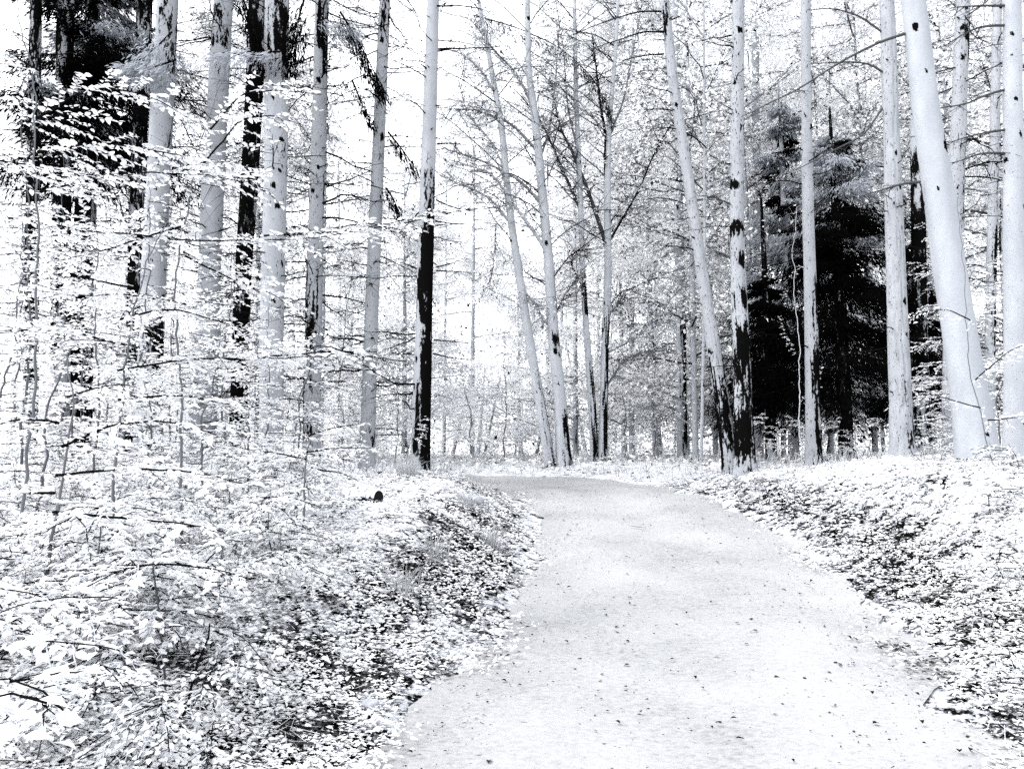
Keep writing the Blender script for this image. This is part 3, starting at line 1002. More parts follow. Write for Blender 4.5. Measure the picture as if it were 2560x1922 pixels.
rng = np.random.default_rng(61)
v1 = pale_tree('leafy_tree', 'white leafy tree far behind the half-black trunk', 1010, 24, 10, 3.0, rng, 22000, .95, .5, 14)
v2 = pale_tree('leafy_tree', 'white leafy tree behind the four slim trunks', 1440, 26, 19, 3.4, rng, 30000, .95, .6, 14)
v3 = pale_tree('leafy_tree', 'grey-leaved tree right of the slim pair, behind the leaning spruce', 1640, 23, 17, 3.0, rng, 30000, .90, .8, 14)
v4 = pale_tree('leafy_tree', 'twiggy pale tree with thin leaves behind the left spruces', 640, 22, 17, 3.2, rng, 12000, .9, .6, 14, ntw=2400, tlift=0.)
spots = [(v4, 800, 20, 'twiggy pale tree in the gap right of the mottled trunk'), (v4, 470, 19, 'twiggy pale tree in the gap before the plain grey trunk'), (v4, 300, 21, 'twiggy pale tree behind the wide grey trunk'),
         (v1, 870, 27, 'white leafy tree in the gap left of the half-black trunk'), (v2, 1180, 33, 'white leafy tree beyond the bend of the path'), (v1, 1300, 38, 'farthest white tree above the path bend'),
         (v3, 1560, 30, 'grey-leaved tree right of the close pair of stems'), (v3, 1790, 27, 'grey-leaved tree behind the foot of the leaning spruce'), (v2, 1960, 30, 'pale tree left behind the dark conifer'),
         (v3, 2190, 25, 'grey-leaved tree behind the furrowed trunk'), (v4, 2440, 20, 'twiggy pale tree behind the leaning beech'), (v4, 2530, 18, 'twiggy pale tree behind the white right-edge trunk'),
         (v4, 2080, 24, 'twiggy pale tree above the dark conifer'), (v3, 120, 19, 'grey-leaved tree at the far left behind the beech leaves'), (v1, 560, 30, 'white leafy tree deep in the left stand'),
         (v3, 2340, 26, 'grey-leaved tree between the furrowed trunk and the beech'), (v4, 1740, 19, 'twiggy pale tree by the pencil-thin stem'), (v1, 20, 25, 'white leafy tree at the left edge'),
         (v2, 1110, 37, 'pale tree far off, right of the half-black trunk'), (v2, 1370, 33, 'tall pale tree behind the thickest slim trunk'), (v3, 1650, 34, 'tall grey-leaved tree far behind the leaning spruce'), (v2, 1720, 30, 'tall pale tree in the gap beside the far grey trunk'),
         (v3, 1820, 33, 'tall grey-leaved tree far behind the banded spruce'), (v2, 2020, 34, 'tall pale tree behind the slim trunk with the black flank'), (v3, 2120, 31, 'tall grey-leaved tree rising above the black conifer'), (v3, 2260, 34, 'tall grey-leaved tree straight behind the furrowed trunk'),
         (v2, 2430, 29, 'tall pale tree right of the leaning beech'), (v3, 2550, 27, 'tall grey-leaved tree behind the right edge'), (v2, 1500, 36, 'tall pale tree straight behind the close pair'), (v3, 1930, 27, 'grey-leaved tree behind the left flank of the black conifers'),
         (v4, 1900, 22, 'twiggy pale tree right behind the banded spruce'), (v4, 2190, 21, 'twiggy pale tree left of the furrowed trunk top'), (v4, 1580, 24, 'twiggy pale tree right of the forked slim trunk')]
for i, (src, px, D, lab) in enumerate(spots):
    X = at(px, 1170, D)[0]
    copy_tree(src, (X, D, tz(X, D)), float(rng.uniform(0, 6.28)), float(rng.uniform(.9, 1.15)), lab)

# the wood beyond: one pale mass of leaves and stems
rng = np.random.default_rng(66)
gl, gt = Geo(), Geo()
nc = 620
cy = rng.uniform(34, 75, nc)
cx_ = rng.uniform(-.85, .85, nc) * cy
cz = 1.2 + rng.uniform(0, 1, nc) ** 1.6 * cy * np.where(np.abs(cx_ / cy + .05) < .07, .26, .52)
n_ = 190000
k = rng.integers(0, nc, n_)
p = np.column_stack([cx_[k], cy[k], cz[k]]) + rng.normal(size=(n_, 3)) * [1.5, 1.5, .9]
p[:, 2] = np.maximum(p[:, 2], 1.25)
tn = np.where(rng.uniform(size=n_) < .06, .01, rng.uniform(.75, 1, n_))  # the black share paints shadow specks into the foliage
add_leaves(gl, p, rng.normal(size=(n_, 3)) * [1, 1, .5], rng.normal(size=(n_, 3)) * .7 + [0, 0, 1], rng.uniform(.10, .24, n_), tn, cheap=True)
n_ = 150
yy = rng.uniform(30, 70, n_)
xx = rng.uniform(-.85, .85, n_) * yy
hh = rng.uniform(7, 16, n_)
hh = np.where(np.abs(xx / yy + .04) < .09, 4, hh)
P = np.array([xx, yy, np.full(n_, 1.1)]).T[:, None] + np.linspace(0, 1, 5)[None, :, None] * np.column_stack([rng.normal(size=n_) * .7, 0 * xx, hh])[:, None]
add_twigs(gt, P, rng.uniform(.06, .13, n_)[:, None] * np.linspace(1, .3, 5)[None], tone=rng.uniform(.3, 1, n_), sides=6)
far = tag(obj('far_wood', gl.mesh('far_wood', smooth=False), M['farleaf']), 'distant wood of pale leaves seen through the trunks', 'wood', kind='stuff')
fs_ = obj('stems', gt.mesh('stems'), M['twig'], far)
fs_['kind'] = 'stuff'
for dx, dy, mir in ((4.0, -7.0, -1), (-9.0, 5.0, 1)):
    c_ = obj('foliage', far.data, None, far, (dx, dy, 0))
    c_.scale = (mir, 1, 1.08)
    c_['kind'] = 'stuff'

# ------------------------------------------------------------------ beech saplings on the left: tiers of leaves
LEAFME = {}


def spray(root, pts, D, rng, Lt=.45, step=.055, lsize=(.045, .07), stems=None, tone=(.75, 1.0), gl=None, gt=None, r0=.010, ttone=.0, sag=.05, pick=None):
    P = np.array([at(p[0], p[1], p[2] if len(p) > 2 else D) for p in pts])
    return spray_line(P, rng, Lt, step, lsize, tone, gl, gt, r0, ttone, sag, pick)


def spray_line(P, rng, Lt, step, lsize, tone, gl, gt, r0, ttone, sag, pick=None):
    Q = resample(P, .06)
    Q = Q + np.cumsum(rng.normal(size=Q.shape) * .0035, 0)
    K = len(Q)
    if gt is not None:
        add_tube(gt, Q, np.linspace(r0, .0025, K), 5, ttone)
    T = unit(np.gradient(Q, axis=0))
    total = np.sum(np.linalg.norm(np.diff(Q, axis=0), axis=1))
    nt_ = max(3, int(total / step))
    tw, lp, ld, ln, ls, lt = [], [], [], [], [], []
    sgn = 1
    for k in range(nt_):
        f = (k + rng.uniform(.1, .9)) / nt_
        i = min(int(f * (K - 1)), K - 1)
        t = T[i]
        h = unit(np.array([t[0], t[1], t[2] * .3]))
        s = np.array([-h[1], h[0], 0]) * sgn
        sgn = -sgn
        ang = rng.uniform(.6, 1.1)
        d = unit(h * math.cos(ang) + s * math.sin(ang) + np.array([0, 0, rng.uniform(-.32, .34)]))
        L = Lt * (1 - .65 * f) * rng.uniform(.45, 1.15) + .05
        u_ = np.linspace(0, 1, 5)
        line = Q[i] + u_[:, None] * d * L + (u_ ** 2)[:, None] * np.array([0, 0, -sag * rng.uniform(.3, 2)]) + np.cumsum(rng.normal(size=(5, 3)) * .008, 0)
        tw.append(line)
        m = max(2, int(L / (.5 * (lsize[0] + lsize[1]) * .55)))
        fs = (np.arange(m) + 1) / m
        ci = np.clip((fs * 4).astype(int), 0, 3)
        pp = line[ci] + (fs * 4 - ci)[:, None] * (line[ci + 1] - line[ci])
        sg = np.where(np.arange(m) % 2, 1, -1)
        sd = np.array([-d[1], d[0], 0])
        ldir = d[None] * .75 + sd[None] * sg[:, None] * .75 + rng.normal(size=(m, 3)) * np.array([.2, .2, .18]) + [0, 0, -.15]
        lp.append(pp)
        ld.append(ldir)
        ln.append(rng.normal(size=(m, 3)) * .45 + [0, 0, 1.0])
        ls.append(rng.uniform(*lsize, m))
        lt.append(rng.uniform(*tone, m))
    tw = np.array(tw)
    if gt is not None:
        add_twigs(gt, tw, np.broadcast_to(np.linspace(.0035, .0012, 5), (len(tw), 5)), tone=np.where(rng.uniform(size=len(tw)) < .25, ttone, .9))
    lp, ld, ln, ls, lt = (np.concatenate(x) for x in (lp, ld, ln, ls, lt))
    if pick is not None and pick[0] > 0:
        # the leaves nearest the camera become leaves of their own
        npk = min(pick[0], len(lp))
        o_ = np.argsort(np.linalg.norm(lp - [0, 0, CAM_Z], axis=1))
        own = o_[:npk]
        keep = np.setdiff1d(np.arange(len(lp)), own)
        for i in own:
            leaf_object(pick[1], lp[i], ld[i], ln[i], ls[i], lt[i])
        lp, ld, ln, ls, lt = lp[keep], ld[keep], ln[keep], ls[keep], lt[keep]
    add_leaves(gl, lp, ld, ln, ls, lt)


def leaf_object(root, p, d, n, s, tone):
    key = round(float(tone) * 5) / 5
    if key not in LEAFME:
        g_ = Geo()
        g_.add(LT, LF3, LF4, a=key)
        me = g_.mesh('leaf')
        me.materials.append(M['leaf'])
        LEAFME[key] = me
    d = unit(d)
    sd = unit(np.cross(d, n))
    n = np.cross(sd, d)
    o = bpy.data.objects.new('leaf', LEAFME[key])
    COL.objects.link(o)
    o.parent = root
    m = Matrix.Identity(4)
    for c, v in enumerate((sd * s, d * s, n * s)):
        for r_ in range(3):
            m[r_][c] = v[r_]
    rel = np.asarray(p) - np.array(root.location)
    m.translation = Vector(rel)
    o.matrix_local = m
    return o


def sapling(name, label, stem, D, branches, seed, own=40, stem_r=.012, stem_tone=.2, Lt=.52, lsize=(.034, .062), tone=(.50, 1.0), brad=.008):
    rng = np.random.default_rng(seed)
    X = at(stem[0][0], 1170, D)[0]
    base = np.array([X, D, tz(X, D)])
    root = thing(name, base, label, 'sapling')
    P = np.vstack([[base - [0, 0, .05]], [at(p[0], p[1], D) for p in stem[1:]]])
    gs = Geo()
    Q = resample(P, .08)
    Q = Q + np.cumsum(rng.normal(size=Q.shape) * [.010, .010, 0], 0)
    add_tube(gs, Q, np.linspace(stem_r, .003, len(Q)), 7, stem_tone)
    part(root, 'stem', gs, M['twig'])
    gl = Geo()
    for bi, br in enumerate(branches):
        pts, bd = br[0], br[1]
        gt = Geo()
        spray(root, pts, bd, rng, Lt * (br[2] if len(br) > 2 else 1), gl=gl, gt=gt, lsize=lsize, tone=tone, r0=brad, pick=(own // len(branches), root))
        part(root, 'branch', gt, M['twig'])
    part(root, 'foliage', gl, M['leaf'], kind='stuff', smooth=False)
    return root


sapling('beech_sapling', 'tall beech sapling at the left edge with leaf tiers at mid height', [(60, 1150), (110, 700), (95, 300), (60, -60)], 5.0, [
    ([(90, 300), (230, 215), (380, 240), (470, 300)], 4.8), ([(95, 380), (260, 350), (480, 390), (640, 420)], 4.8), ([(100, 480), (300, 430), (560, 440), (690, 460)], 4.9),
    ([(660, 588), (850, 573), (980, 560), (1060, 545), (1155, 520)], 5.25, .6), ([(20, 545), (240, 575), (550, 592), (800, 585), (980, 560), (1120, 528)], 5.2, .8), ([(0, 340), (-60, 390), (120, 420), (260, 440)], 4.5), ([(100, 180), (20, 130), (-60, 110)], 5.0)], 71, 70)
sapling('beech_sapling', 'beech sapling whose bright tier crosses the two middle grey trunks', [(470, 1180), (455, 700), (520, 380), (600, 150)], 5.6, [
    ([(520, 330), (600, 240), (680, 230), (800, 245)], 5.4, .7), ([(500, 420), (600, 300), (690, 290), (720, 330)], 5.4, .7), ([(470, 560), (330, 600), (180, 640), (40, 660)], 5.4),
    ([(460, 640), (560, 690), (660, 720), (720, 760)], 5.4), ([(465, 760), (340, 740), (200, 745), (40, 735)], 5.2)], 72, 60)
sapling('beech_sapling', 'beech sapling with a long low tier ending beside the mottled trunk', [(290, 1200), (300, 920), (340, 700), (420, 520)], 5.0, [
    ([(295, 925), (450, 900), (632, 893), (800, 885), (935, 885)], 5.0, .8), ([(560, 898), (700, 885), (820, 872), (940, 872)], 5.05, .5), ([(300, 800), (420, 770), (540, 800), (620, 830)], 4.8), ([(310, 860), (180, 830), (60, 820), (-40, 830)], 4.7),
    ([(295, 1000), (420, 990), (560, 1010), (700, 1030)], 4.9), ([(330, 720), (230, 700), (130, 690)], 4.7)], 73, 60)
sapling('beech_sapling', 'low beech sapling at left with drooping bright tiers above the bank', [(120, 1330), (150, 1150), (160, 1000), (150, 900)], 4.2, [
    ([(150, 1120), (280, 1060), (420, 1060), (540, 1100)], 4.0), ([(150, 1060), (60, 1040), (-60, 1060)], 4.0), ([(140, 1190), (300, 1170), (480, 1180), (650, 1220)], 3.9),
    ([(135, 1230), (40, 1220), (-80, 1260)], 3.6), ([(140, 1010), (240, 960), (330, 960)], 4.3), ([(130, 1280), (260, 1290), (420, 1300), (560, 1330)], 3.6)], 74, 60)
sapling('beech_sapling', 'small beech sapling at the foot of the mottled and clean grey trunks', [(760, 1230), (770, 1120), (800, 1050)], 6.2, [
    ([(765, 1130), (840, 1120), (930, 1120)], 6.0, .7), ([(770, 1090), (850, 1070), (900, 1065)], 6.0, .6), ([(765, 1150), (680, 1130), (600, 1120)], 6.0, .8), ([(775, 1170), (850, 1180), (900, 1200)], 5.8, .7)], 75, 30)
sapling('beech_sapling', 'nearest beech sapling in the lower left corner with large leaves', [(-160, 1900), (-120, 1700), (-60, 1500)], 2.2, [
    ([(-60, 1700), (20, 1690), (110, 1720), (170, 1790)], 1.7, .5), ([(-40, 1620), (80, 1600), (220, 1620), (330, 1650)], 2.3, .7), ([(-60, 1760), (40, 1740), (120, 1760)], 1.5, .4), ([(-20, 1540), (120, 1500), (300, 1500)], 2.6, .7)], 76, 60, .006, brad=.002)
# young beeches further back between the left trunks
def young_beech(label, px, D, H, seed, nb, Lb, tone):
    rng = np.random.default_rng(seed)
    X = at(px, 1170, D)[0]
    base = np.array([X, D, tz(X, D)])
    root = thing('young_beech', base, label, 'tree')
    Q = resample(np.array([base - [0, 0, .05], base + [rng.uniform(-.15, .15), 0, H * .5], base + [rng.uniform(-.4, .4), rng.uniform(-.2, .2), H]]), .08)
    gs, gl = Geo(), Geo()
    Q = Q + np.cumsum(rng.normal(size=Q.shape) * [.012, .012, 0], 0)
    add_tube(gs, Q, np.linspace(.016, .003, len(Q)), 7, .15)
    part(root, 'stem', gs, M['twig'])
    for b in range(nb):
        f = .12 + .86 * (b + rng.uniform(0, 1)) / nb
        i = int(f * (len(Q) - 1))
        az = rng.uniform(0, 2 * math.pi)
        L = Lb * (1.1 - .6 * f) * rng.uniform(.6, 1.15)
        d = np.array([math.cos(az), math.sin(az), rng.uniform(0, .25)])
        u_ = np.linspace(0, 1, 5)
        gt = Geo()
        spray_line(Q[i] + u_[:, None] * d * L + (u_ ** 2)[:, None] * np.array([0, 0, -.22 * L]), rng, L * .5, .06, (.036, .062), tone, gl, gt, .006, 0.0, .05)
        part(root, 'branch', gt, M['twig'])
    part(root, 'foliage', gl, M['leaf'], kind='stuff', smooth=False)
    return root


yb = [young_beech('young beech thicket stem in front of the wide grey trunk', 300, 8.2, 3.6, 201, 15, 1.2, (.75, 1.0)),
      young_beech('young beech before the plain pale grey trunk', 560, 8.6, 3.0, 202, 14, 1.1, (.75, 1.0)),
      young_beech('young beech at the left edge, taller than the others', 40, 7.6, 4.6, 203, 17, 1.2, (.75, 1.0)),
      young_beech('low young beech at the foot of the mottled trunk', 740, 9.2, 2.0, 204, 12, .9, (.75, 1.0))]
rng = np.random.default_rng(205)
for src, px, D, s, lab in [(0, 170, 9.4, 1.0, 'young beech below the black needle crown'), (1, 420, 9.6, .95, 'young beech right beside the wide grey trunk'), (2, 240, 6.8, .75, 'nearer young beech between the black trunk and the wide grey one'),
                           (3, 620, 7.6, .9, 'low young beech before the squeezed black trunk'), (3, 860, 10.4, .75, 'low bush left of the clean grey trunk'), (3, 500, 6.6, .9, 'low young beech above the left bank seedlings'),
                           (1, 660, 10.0, .8, 'young beech at the foot of the patch-topped spruce'), (0, -20, 9.5, 1.1, 'young beech in the far left thicket'), (3, 380, 6.9, .85, 'low young beech in the middle of the left thicket'),
                           (3, 100, 6.2, .95, 'low young beech near the left edge of the bank'), (0, 700, 13.5, .8, 'young beech behind the patch-topped spruce'), (1, 990, 15.5, .9, 'pale bush behind the half-black trunk'),
                           (2, 360, 14.0, 1.2, 'tall young beech behind the wide grey trunk'), (0, 470, 13.2, 1.2, 'young beech in the gap left of the plain grey trunk'), (2, 150, 12.0, 1.2, 'tall young beech by the black-stained trunk'),
                           (0, 730, 15.5, 1.2, 'young beech in the gap between patch-topped and mottled trunks'), (2, 850, 16.5, 1.2, 'tall young beech in the gap left of the clean grey trunk'), (0, 30, 11.0, 1.1, 'young beech between the far left black trunks'),
                           (3, 440, 11.0, 1.1, 'low bush between the wide and the plain grey trunks'), (3, 600, 11.6, 1.1, 'low bush at the foot of the squeezed black trunk'), (3, 260, 10.6, 1.2, 'low bush left of the wide grey trunk foot'),
                           (3, 1180, 19.0, 1.3, 'pale bush just beyond the bend of the path'), (1, 1260, 22.0, 1.3, 'pale young tree left behind the slim trunks'), (3, 1570, 19.5, 1.3, 'pale bush right of the close pair of stems'), (1, 1640, 21, 1.2, 'pale young tree left of the far grey trunk'),
                           (3, 1905, 15.5, .6, 'pale bush right of the banded spruce foot'), (3, 1985, 15.0, .55, 'pale bush below the left boughs of the black conifer'), (3, 2090, 14.6, .55, 'pale bush below the middle of the black conifer'), (3, 2180, 14.2, .55, 'pale bush left of the furrowed trunk'),
                           (3, 2320, 13.0, .9, 'pale bush between the furrowed trunk and leaning beech'), (0, 2470, 11.5, 1.1, 'young beech between the leaning beech and right-edge birch'), (1, 2560, 11.0, 1.1, 'young beech behind the right-edge birch'), (2, 2420, 15.5, 1.2, 'tall young beech behind the leaning beech'), (3, 2500, 9.9, .8, 'low bush at the foot of the right-edge birch'),
                           (2, 1960, 19.5, 1.3, 'tall young beech left behind the black conifer'), (2, 2075, 21.5, 1.9, 'tall pale beech rising behind the top of the black conifer'), (2, 2290, 20.5, 1.8, 'tall pale beech between the furrowed trunk and the beech')]:
    X = at(px, 1170, D)[0]
    copy_tree(yb[src], (X, D, tz(X, D)), float(rng.uniform(0, 6.28)), s, lab)
# two small leafy shoots low on the half-black trunk and at the right edge
sapling('beech_sapling', 'leafy shoot in front of the foot of the half-black trunk', [(1010, 1180), (1030, 1110), (1050, 1040)], 10.6, [
    ([(1030, 1100), (1050, 1085), (1068, 1075)], 10.6, .35), ([(1035, 1070), (1055, 1048), (1072, 1040)], 10.6, .3), ([(1025, 1120), (1000, 1110), (980, 1115)], 10.6, .35)], 77, 6, .008)
sapling('beech_sapling', 'bare-stemmed sapling with few leaves beside the leaning beech', [(2490, 1200), (2430, 900), (2420, 700), (2412, 480)], 7.8, [
    ([(2440, 950), (2520, 880), (2600, 850)], 7.8, .5), ([(2425, 800), (2370, 770), (2290, 780)], 7.8, .08), ([(2470, 1050), (2540, 1040), (2600, 1060)], 7.6, .6), ([(2455, 1020), (2380, 1000), (2280, 975)], 7.7, .08)], 78, 14, .006)
sapling('beech_sapling', 'thin pale sapling in front of the black conifer', [(2008, 1110), (1995, 940), (1985, 800), (1970, 640), (1972, 520)], 13.4, [
    ([(1990, 880), (1960, 820), (1950, 780)], 13.4, .15), ([(1982, 760), (1950, 700), (1905, 670)], 13.4, .15), ([(1975, 690), (2000, 660), (2030, 640)], 13.4, .2), ([(2000, 1000), (2040, 960), (2050, 900)], 13.4, .2)], 79, 4, .012, .8, .3)

# seedlings and brambles carpeting the left bank
def seedling(rng, loc, label, group, h, nbr, Lb, lsize, tone):
    root = thing('beech_seedling', loc, label, 'seedling', group)
    gl, gs = Geo(), Geo()
    loc = np.asarray(loc)
    top = loc + np.array([rng.uniform(-.1, .1), rng.uniform(-.1, .1), h])
    Q = resample(np.array([loc - [0, 0, .03], (loc + top) / 2 + rng.normal(size=3) * .03, top]), .06)
    add_tube(gs, Q, np.linspace(.006, .002, len(Q)), 5, .1)
    for b in range(nbr):
        i = int(rng.uniform(.35, 1) * (len(Q) - 1))
        az = rng.uniform(0, 2 * math.pi)
        L = Lb * rng.uniform(.6, 1.1)
        d = np.array([math.cos(az), math.sin(az), rng.uniform(-.1, .3)])
        u_ = np.linspace(0, 1, 4)
        line = Q[i] + u_[:, None] * d * L + (u_ ** 2)[:, None] * np.array([0, 0, -.25 * L])
        spray_line(line, rng, L * .5, .05, lsize, tone, gl, gs, .003, 0.0, .04)
    part(root, 'stem', gs, M['twig'])
    part(root, 'foliage', gl, M['leaf'], kind='stuff', smooth=False)
    return root


rng = np.random.default_rng(81)
LBL = 'knee-high beech seedling in the pale leafy tangle on the left bank'
protos = []
for i in range(6):
    protos.append(seedling(rng, (0, 0, 0), LBL, 'beech seedlings on the left bank', rng.uniform(.3, .6), 12, .42, (.026, .05), (.8, 1.0)))
cells = []
tries = 0
while len(cells) < 120 and tries < 9000:
    tries += 1
    px = rng.uniform(-150, 760)
    py = rng.uniform(1150, 1930)
    if px > 740 - max(0, py - 1300) * .38:
        continue
    dd = ray(px, py)
    # march to the terrain
    t = np.arange(1.6, 14, .05)
    pts = np.array([0, 0, CAM_Z]) + t[:, None] * dd
    hz = terrain(pts[:, 0], pts[:, 1])
    hit = np.where(pts[:, 2] < hz + .12)[0]
    if len(hit) == 0:
        continue
    p = pts[hit[0]]
    if p[1] > 11 or p[1] < 1.75:
        continue
    if all((p[0] - c[0]) ** 2 + (p[1] - c[1]) ** 2 > (.045 * p[1] + .10) ** 2 for c in cells):
        cells.append((p[0], p[1]))
for i, (x, y) in enumerate(cells):
    s = float(rng.uniform(.75, 1.2)) * (0.75 if y < 3 else 1)
    if i < 6:
        o = protos[i]
        o.location = (x, y, tz(x, y) - .02)
        o.rotation_euler = (0, 0, float(rng.uniform(0, 6.28)))
        o.scale = (s,) * 3
    else:
        copy_tree(protos[i % 6], (x, y, tz(x, y) - .02), float(rng.uniform(0, 6.28)), s, LBL)
LBR = 'low leafy seedling at the right edge of the right bank'
pr = seedling(rng, (0, 0, 0), LBR, 'seedlings on the right bank', .25, 8, .25, (.03, .055), (.6, 1.0))
first = True
for px, D in [(2440, 5.0), (2520, 4.6), (2500, 5.6), (2560, 5.2), (2470, 6.6), (2555, 6.6), (2480, 8.2), (2530, 8.8), (2555, 7.6), (2350, 9.6), (2400, 9.9), (2300, 10.3), (2540, 4.1), (2590, 3.9)]:
    X = at(px, 1170, D)[0]
    if first:
        pr.location = (X, D, tz(X, D) - .02)
        first = False
    else:
        copy_tree(pr, (X, D, tz(X, D) - .02), float(rng.uniform(0, 6.28)), float(rng.uniform(.7, 1.2)), LBR)

# ------------------------------------------------------------------ leaf litter, grass, path debris
rng = np.random.default_rng(91)


def scatter(n, x0, x1, y0, y1):
    y = y0 + (y1 - y0) * rng.uniform(size=n) ** 1.0
    x = rng.uniform(x0, x1, n)
    return x, y


g = Geo()
n0 = 460000
y = 1.6 * (14 / 1.6) ** rng.uniform(size=n0)
x = (rng.uniform(-1, 1, n0)) * (y * .78 + .7)
d, side = path_dist(x, y)
e = d - HW
prob = sstep(-.22, .40, e + (vnoise(np.stack([x * 2.2, y * 2.2, 0 * x], -1), 4) - .5) * .5)
patch = vnoise(np.stack([x * 1.6, y * 1.6, 0 * x], -1), 14)
prob = prob * (.45 + .75 * patch) * np.interp(y, [1.6, 6, 14], [1, .85, .6]) * np.where(x < -1.5 - .12 * y, .8, 1)
inview = np.abs(x) < y * .78 + .7
m = (rng.uniform(size=len(x)) < prob) & inview
x, y = x[m], y[m]
z = surf(x, y) + rng.uniform(.004, .035, len(x))
n_ = len(x)
# slope normal
zx = (terrain(x + .05, y) - terrain(x - .05, y)) / .1
zy = (terrain(x, y + .05) - terrain(x, y - .05)) / .1
nn = unit(np.stack([-zx, -zy, np.ones(n_)], -1) + rng.normal(size=(n_, 3)) * .27)
dd = np.stack([rng.normal(size=n_) + .5, rng.normal(size=n_) * .7, rng.normal(size=n_) * .15], -1)
eb = e[m]
pz = vnoise(np.stack([x * 5 + y * 2, y * 7 - x * 2, 0 * x], -1), 24) + .35 * (vnoise(np.stack([x * 15, y * 15, 0 * x], -1), 25) - .5)
tn = np.where(rng.uniform(size=n_) < .03 + .75 * sstep(.66 - .16 * np.exp(-((eb - .3) / .5) ** 2), .78, pz), rng.uniform(0, .08, n_), rng.uniform(.86, 1.0, n_))
add_leaves(g, np.stack([x, y, z], -1), dd, nn, rng.uniform(.014, .046, n_) * np.interp(y, [2, 10], [.85, 1.2]), tn, cheap=True, width=.85)
ns_ = 14000
k = rng.integers(0, n_, ns_)
az = rng.uniform(0, 6.28, ns_)
st_ = np.column_stack([np.cos(az), np.sin(az) * .6, rng.uniform(-.1, .35, ns_)]) * rng.uniform(.04, .16, ns_)[:, None]
u_ = np.linspace(0, 1, 3)
add_twigs(g, np.column_stack([x[k], y[k], z[k] + .012])[:, None] + u_[None, :, None] * st_[:, None], np.broadcast_to(np.array([.0014, .0012, .0007]), (ns_, 3)), tone=np.where(rng.uniform(size=ns_) < .3, .0, .95))
tag(obj('leaf_litter', g.mesh('leaf_litter', smooth=False), M['litter']), 'dry pale leaves strewn over both banks of the path', 'leaf litter', kind='stuff')

# far litter: larger flakes, fewer
g = Geo()
x, y = scatter(26000, -22, 22, 13.5, 40)
d, side = path_dist(x, y)
m = d > HW + .2
x, y = x[m], y[m]
n_ = len(x)
nn = unit(rng.normal(size=(n_, 3)) * .5 + [0, 0, 1])
dd = rng.normal(size=(n_, 3)) * [1, 1, .2]
tn = np.where(rng.uniform(size=n_) < .16, rng.uniform(0, .2, n_), rng.uniform(.75, 1, n_))
add_leaves(g, np.stack([x, y, terrain(x, y) + rng.uniform(.01, .12, n_)], -1), dd, nn, rng.uniform(.07, .16, n_), tn, cheap=True)
tag(obj('forest_floor_leaves', g.mesh('forest_floor_leaves', smooth=False), M['litter']), 'pale leaf carpet on the forest floor among the far trunks', 'leaf litter', kind='stuff')

# dark crumbs on the path
g = Geo()
x, y = scatter(44000, -3, 5, 1.8, 14.5)
d, side = path_dist(x, y)
dens = .25 + .75 * sstep(.3, HW, d)
m = (d < HW + .1) & (rng.uniform(size=len(x)) < dens) & (np.abs(x) < y * .78 + .5)
x, y = x[m], y[m]
n_ = len(x)
nn = unit(rng.normal(size=(n_, 3)) * .35 + [0, 0, 1])
dd = rng.normal(size=(n_, 3)) * [1, .5, .1]
add_leaves(g, np.stack([x, y, surf(x, y) + .006], -1), dd, nn, np.minimum(.004 + rng.exponential(.0055, n_), .024), rng.uniform(0, .5, n_) ** 2, cheap=True, width=.9)
tag(obj('path_debris', g.mesh('path_debris', smooth=False), M['debris']), 'dark crumbs of leaf and bark sprinkled over the pale path', 'debris', kind='stuff')

# single fallen leaves on the path
def litter_leaf(tone):
    g_ = Geo()
    V = LT.copy()
    V[:, 2] = V[:, 2] * 1.8 + .04
    g_.add(V, LF3, LF4, a=tone)
    me = g_.mesh('fallen_leaf')
    me.materials.append(M['debris'])
    return me


meL = [litter_leaf(t) for t in (0, 0.02, .12)]
cnt = 0
while cnt < 200:
    y_ = 2.2 + 9.5 * rng.uniform() ** 1.2
    x_ = rng.uniform(-2, 4.2)
    d_, _ = path_dist(np.array([x_]), np.array([y_]))
    if d_[0] > HW - .02 or abs(x_) > y_ * .75 or rng.uniform() > .35 + .65 * d_[0] / HW:
        continue
    o = bpy.data.objects.new('fallen_leaf', meL[int(rng.integers(0, 3))])
    COL.objects.link(o)
    o.location = (x_, y_, float(surf(np.array([x_]), np.array([y_]))[0]) + .006)
    o.rotation_euler = (rng.normal() * .12, rng.normal() * .12, rng.uniform(0, 6.28))
    o.scale = (float(rng.uniform(.018, .045)),) * 3
    tag(o, 'small dark fallen leaf lying on the pale path', 'leaf', 'fallen leaves on the path')
    cnt += 1

meP = []
for t_ in (.75, .9, 1.0):
    m_ = litter_leaf(t_)
    m_.materials.clear()
    m_.materials.append(M['litter'])
    meP.append(m_)
cnt = 0
while cnt < 100:
    y_ = 2.3 + 3.5 * rng.uniform() ** 1.3
    x_ = rng.uniform(-2, 4.2)
    d_, s_ = path_dist(np.array([x_]), np.array([y_]))
    if d_[0] < HW + .05 or d_[0] > HW + 1.1 or abs(x_) > y_ * .72:
        continue
    o = bpy.data.objects.new('fallen_leaf', meP[int(rng.integers(0, 3))])
    COL.objects.link(o)
    o.location = (x_, y_, float(surf(np.array([x_]), np.array([y_]))[0]) + .03)
    o.rotation_euler = (rng.normal() * .3, rng.normal() * .3, rng.uniform(0, 6.28))
    o.scale = (float(rng.uniform(.04, .065)),) * 3
    if s_[0] > 0:
        tag(o, 'pale dry leaf lying on top of the near left bank litter', 'leaf', 'fallen leaves on the left bank')
    else:
        tag(o, 'pale dry leaf lying on top of the near right bank litter', 'leaf', 'fallen leaves on the right bank')
    cnt += 1

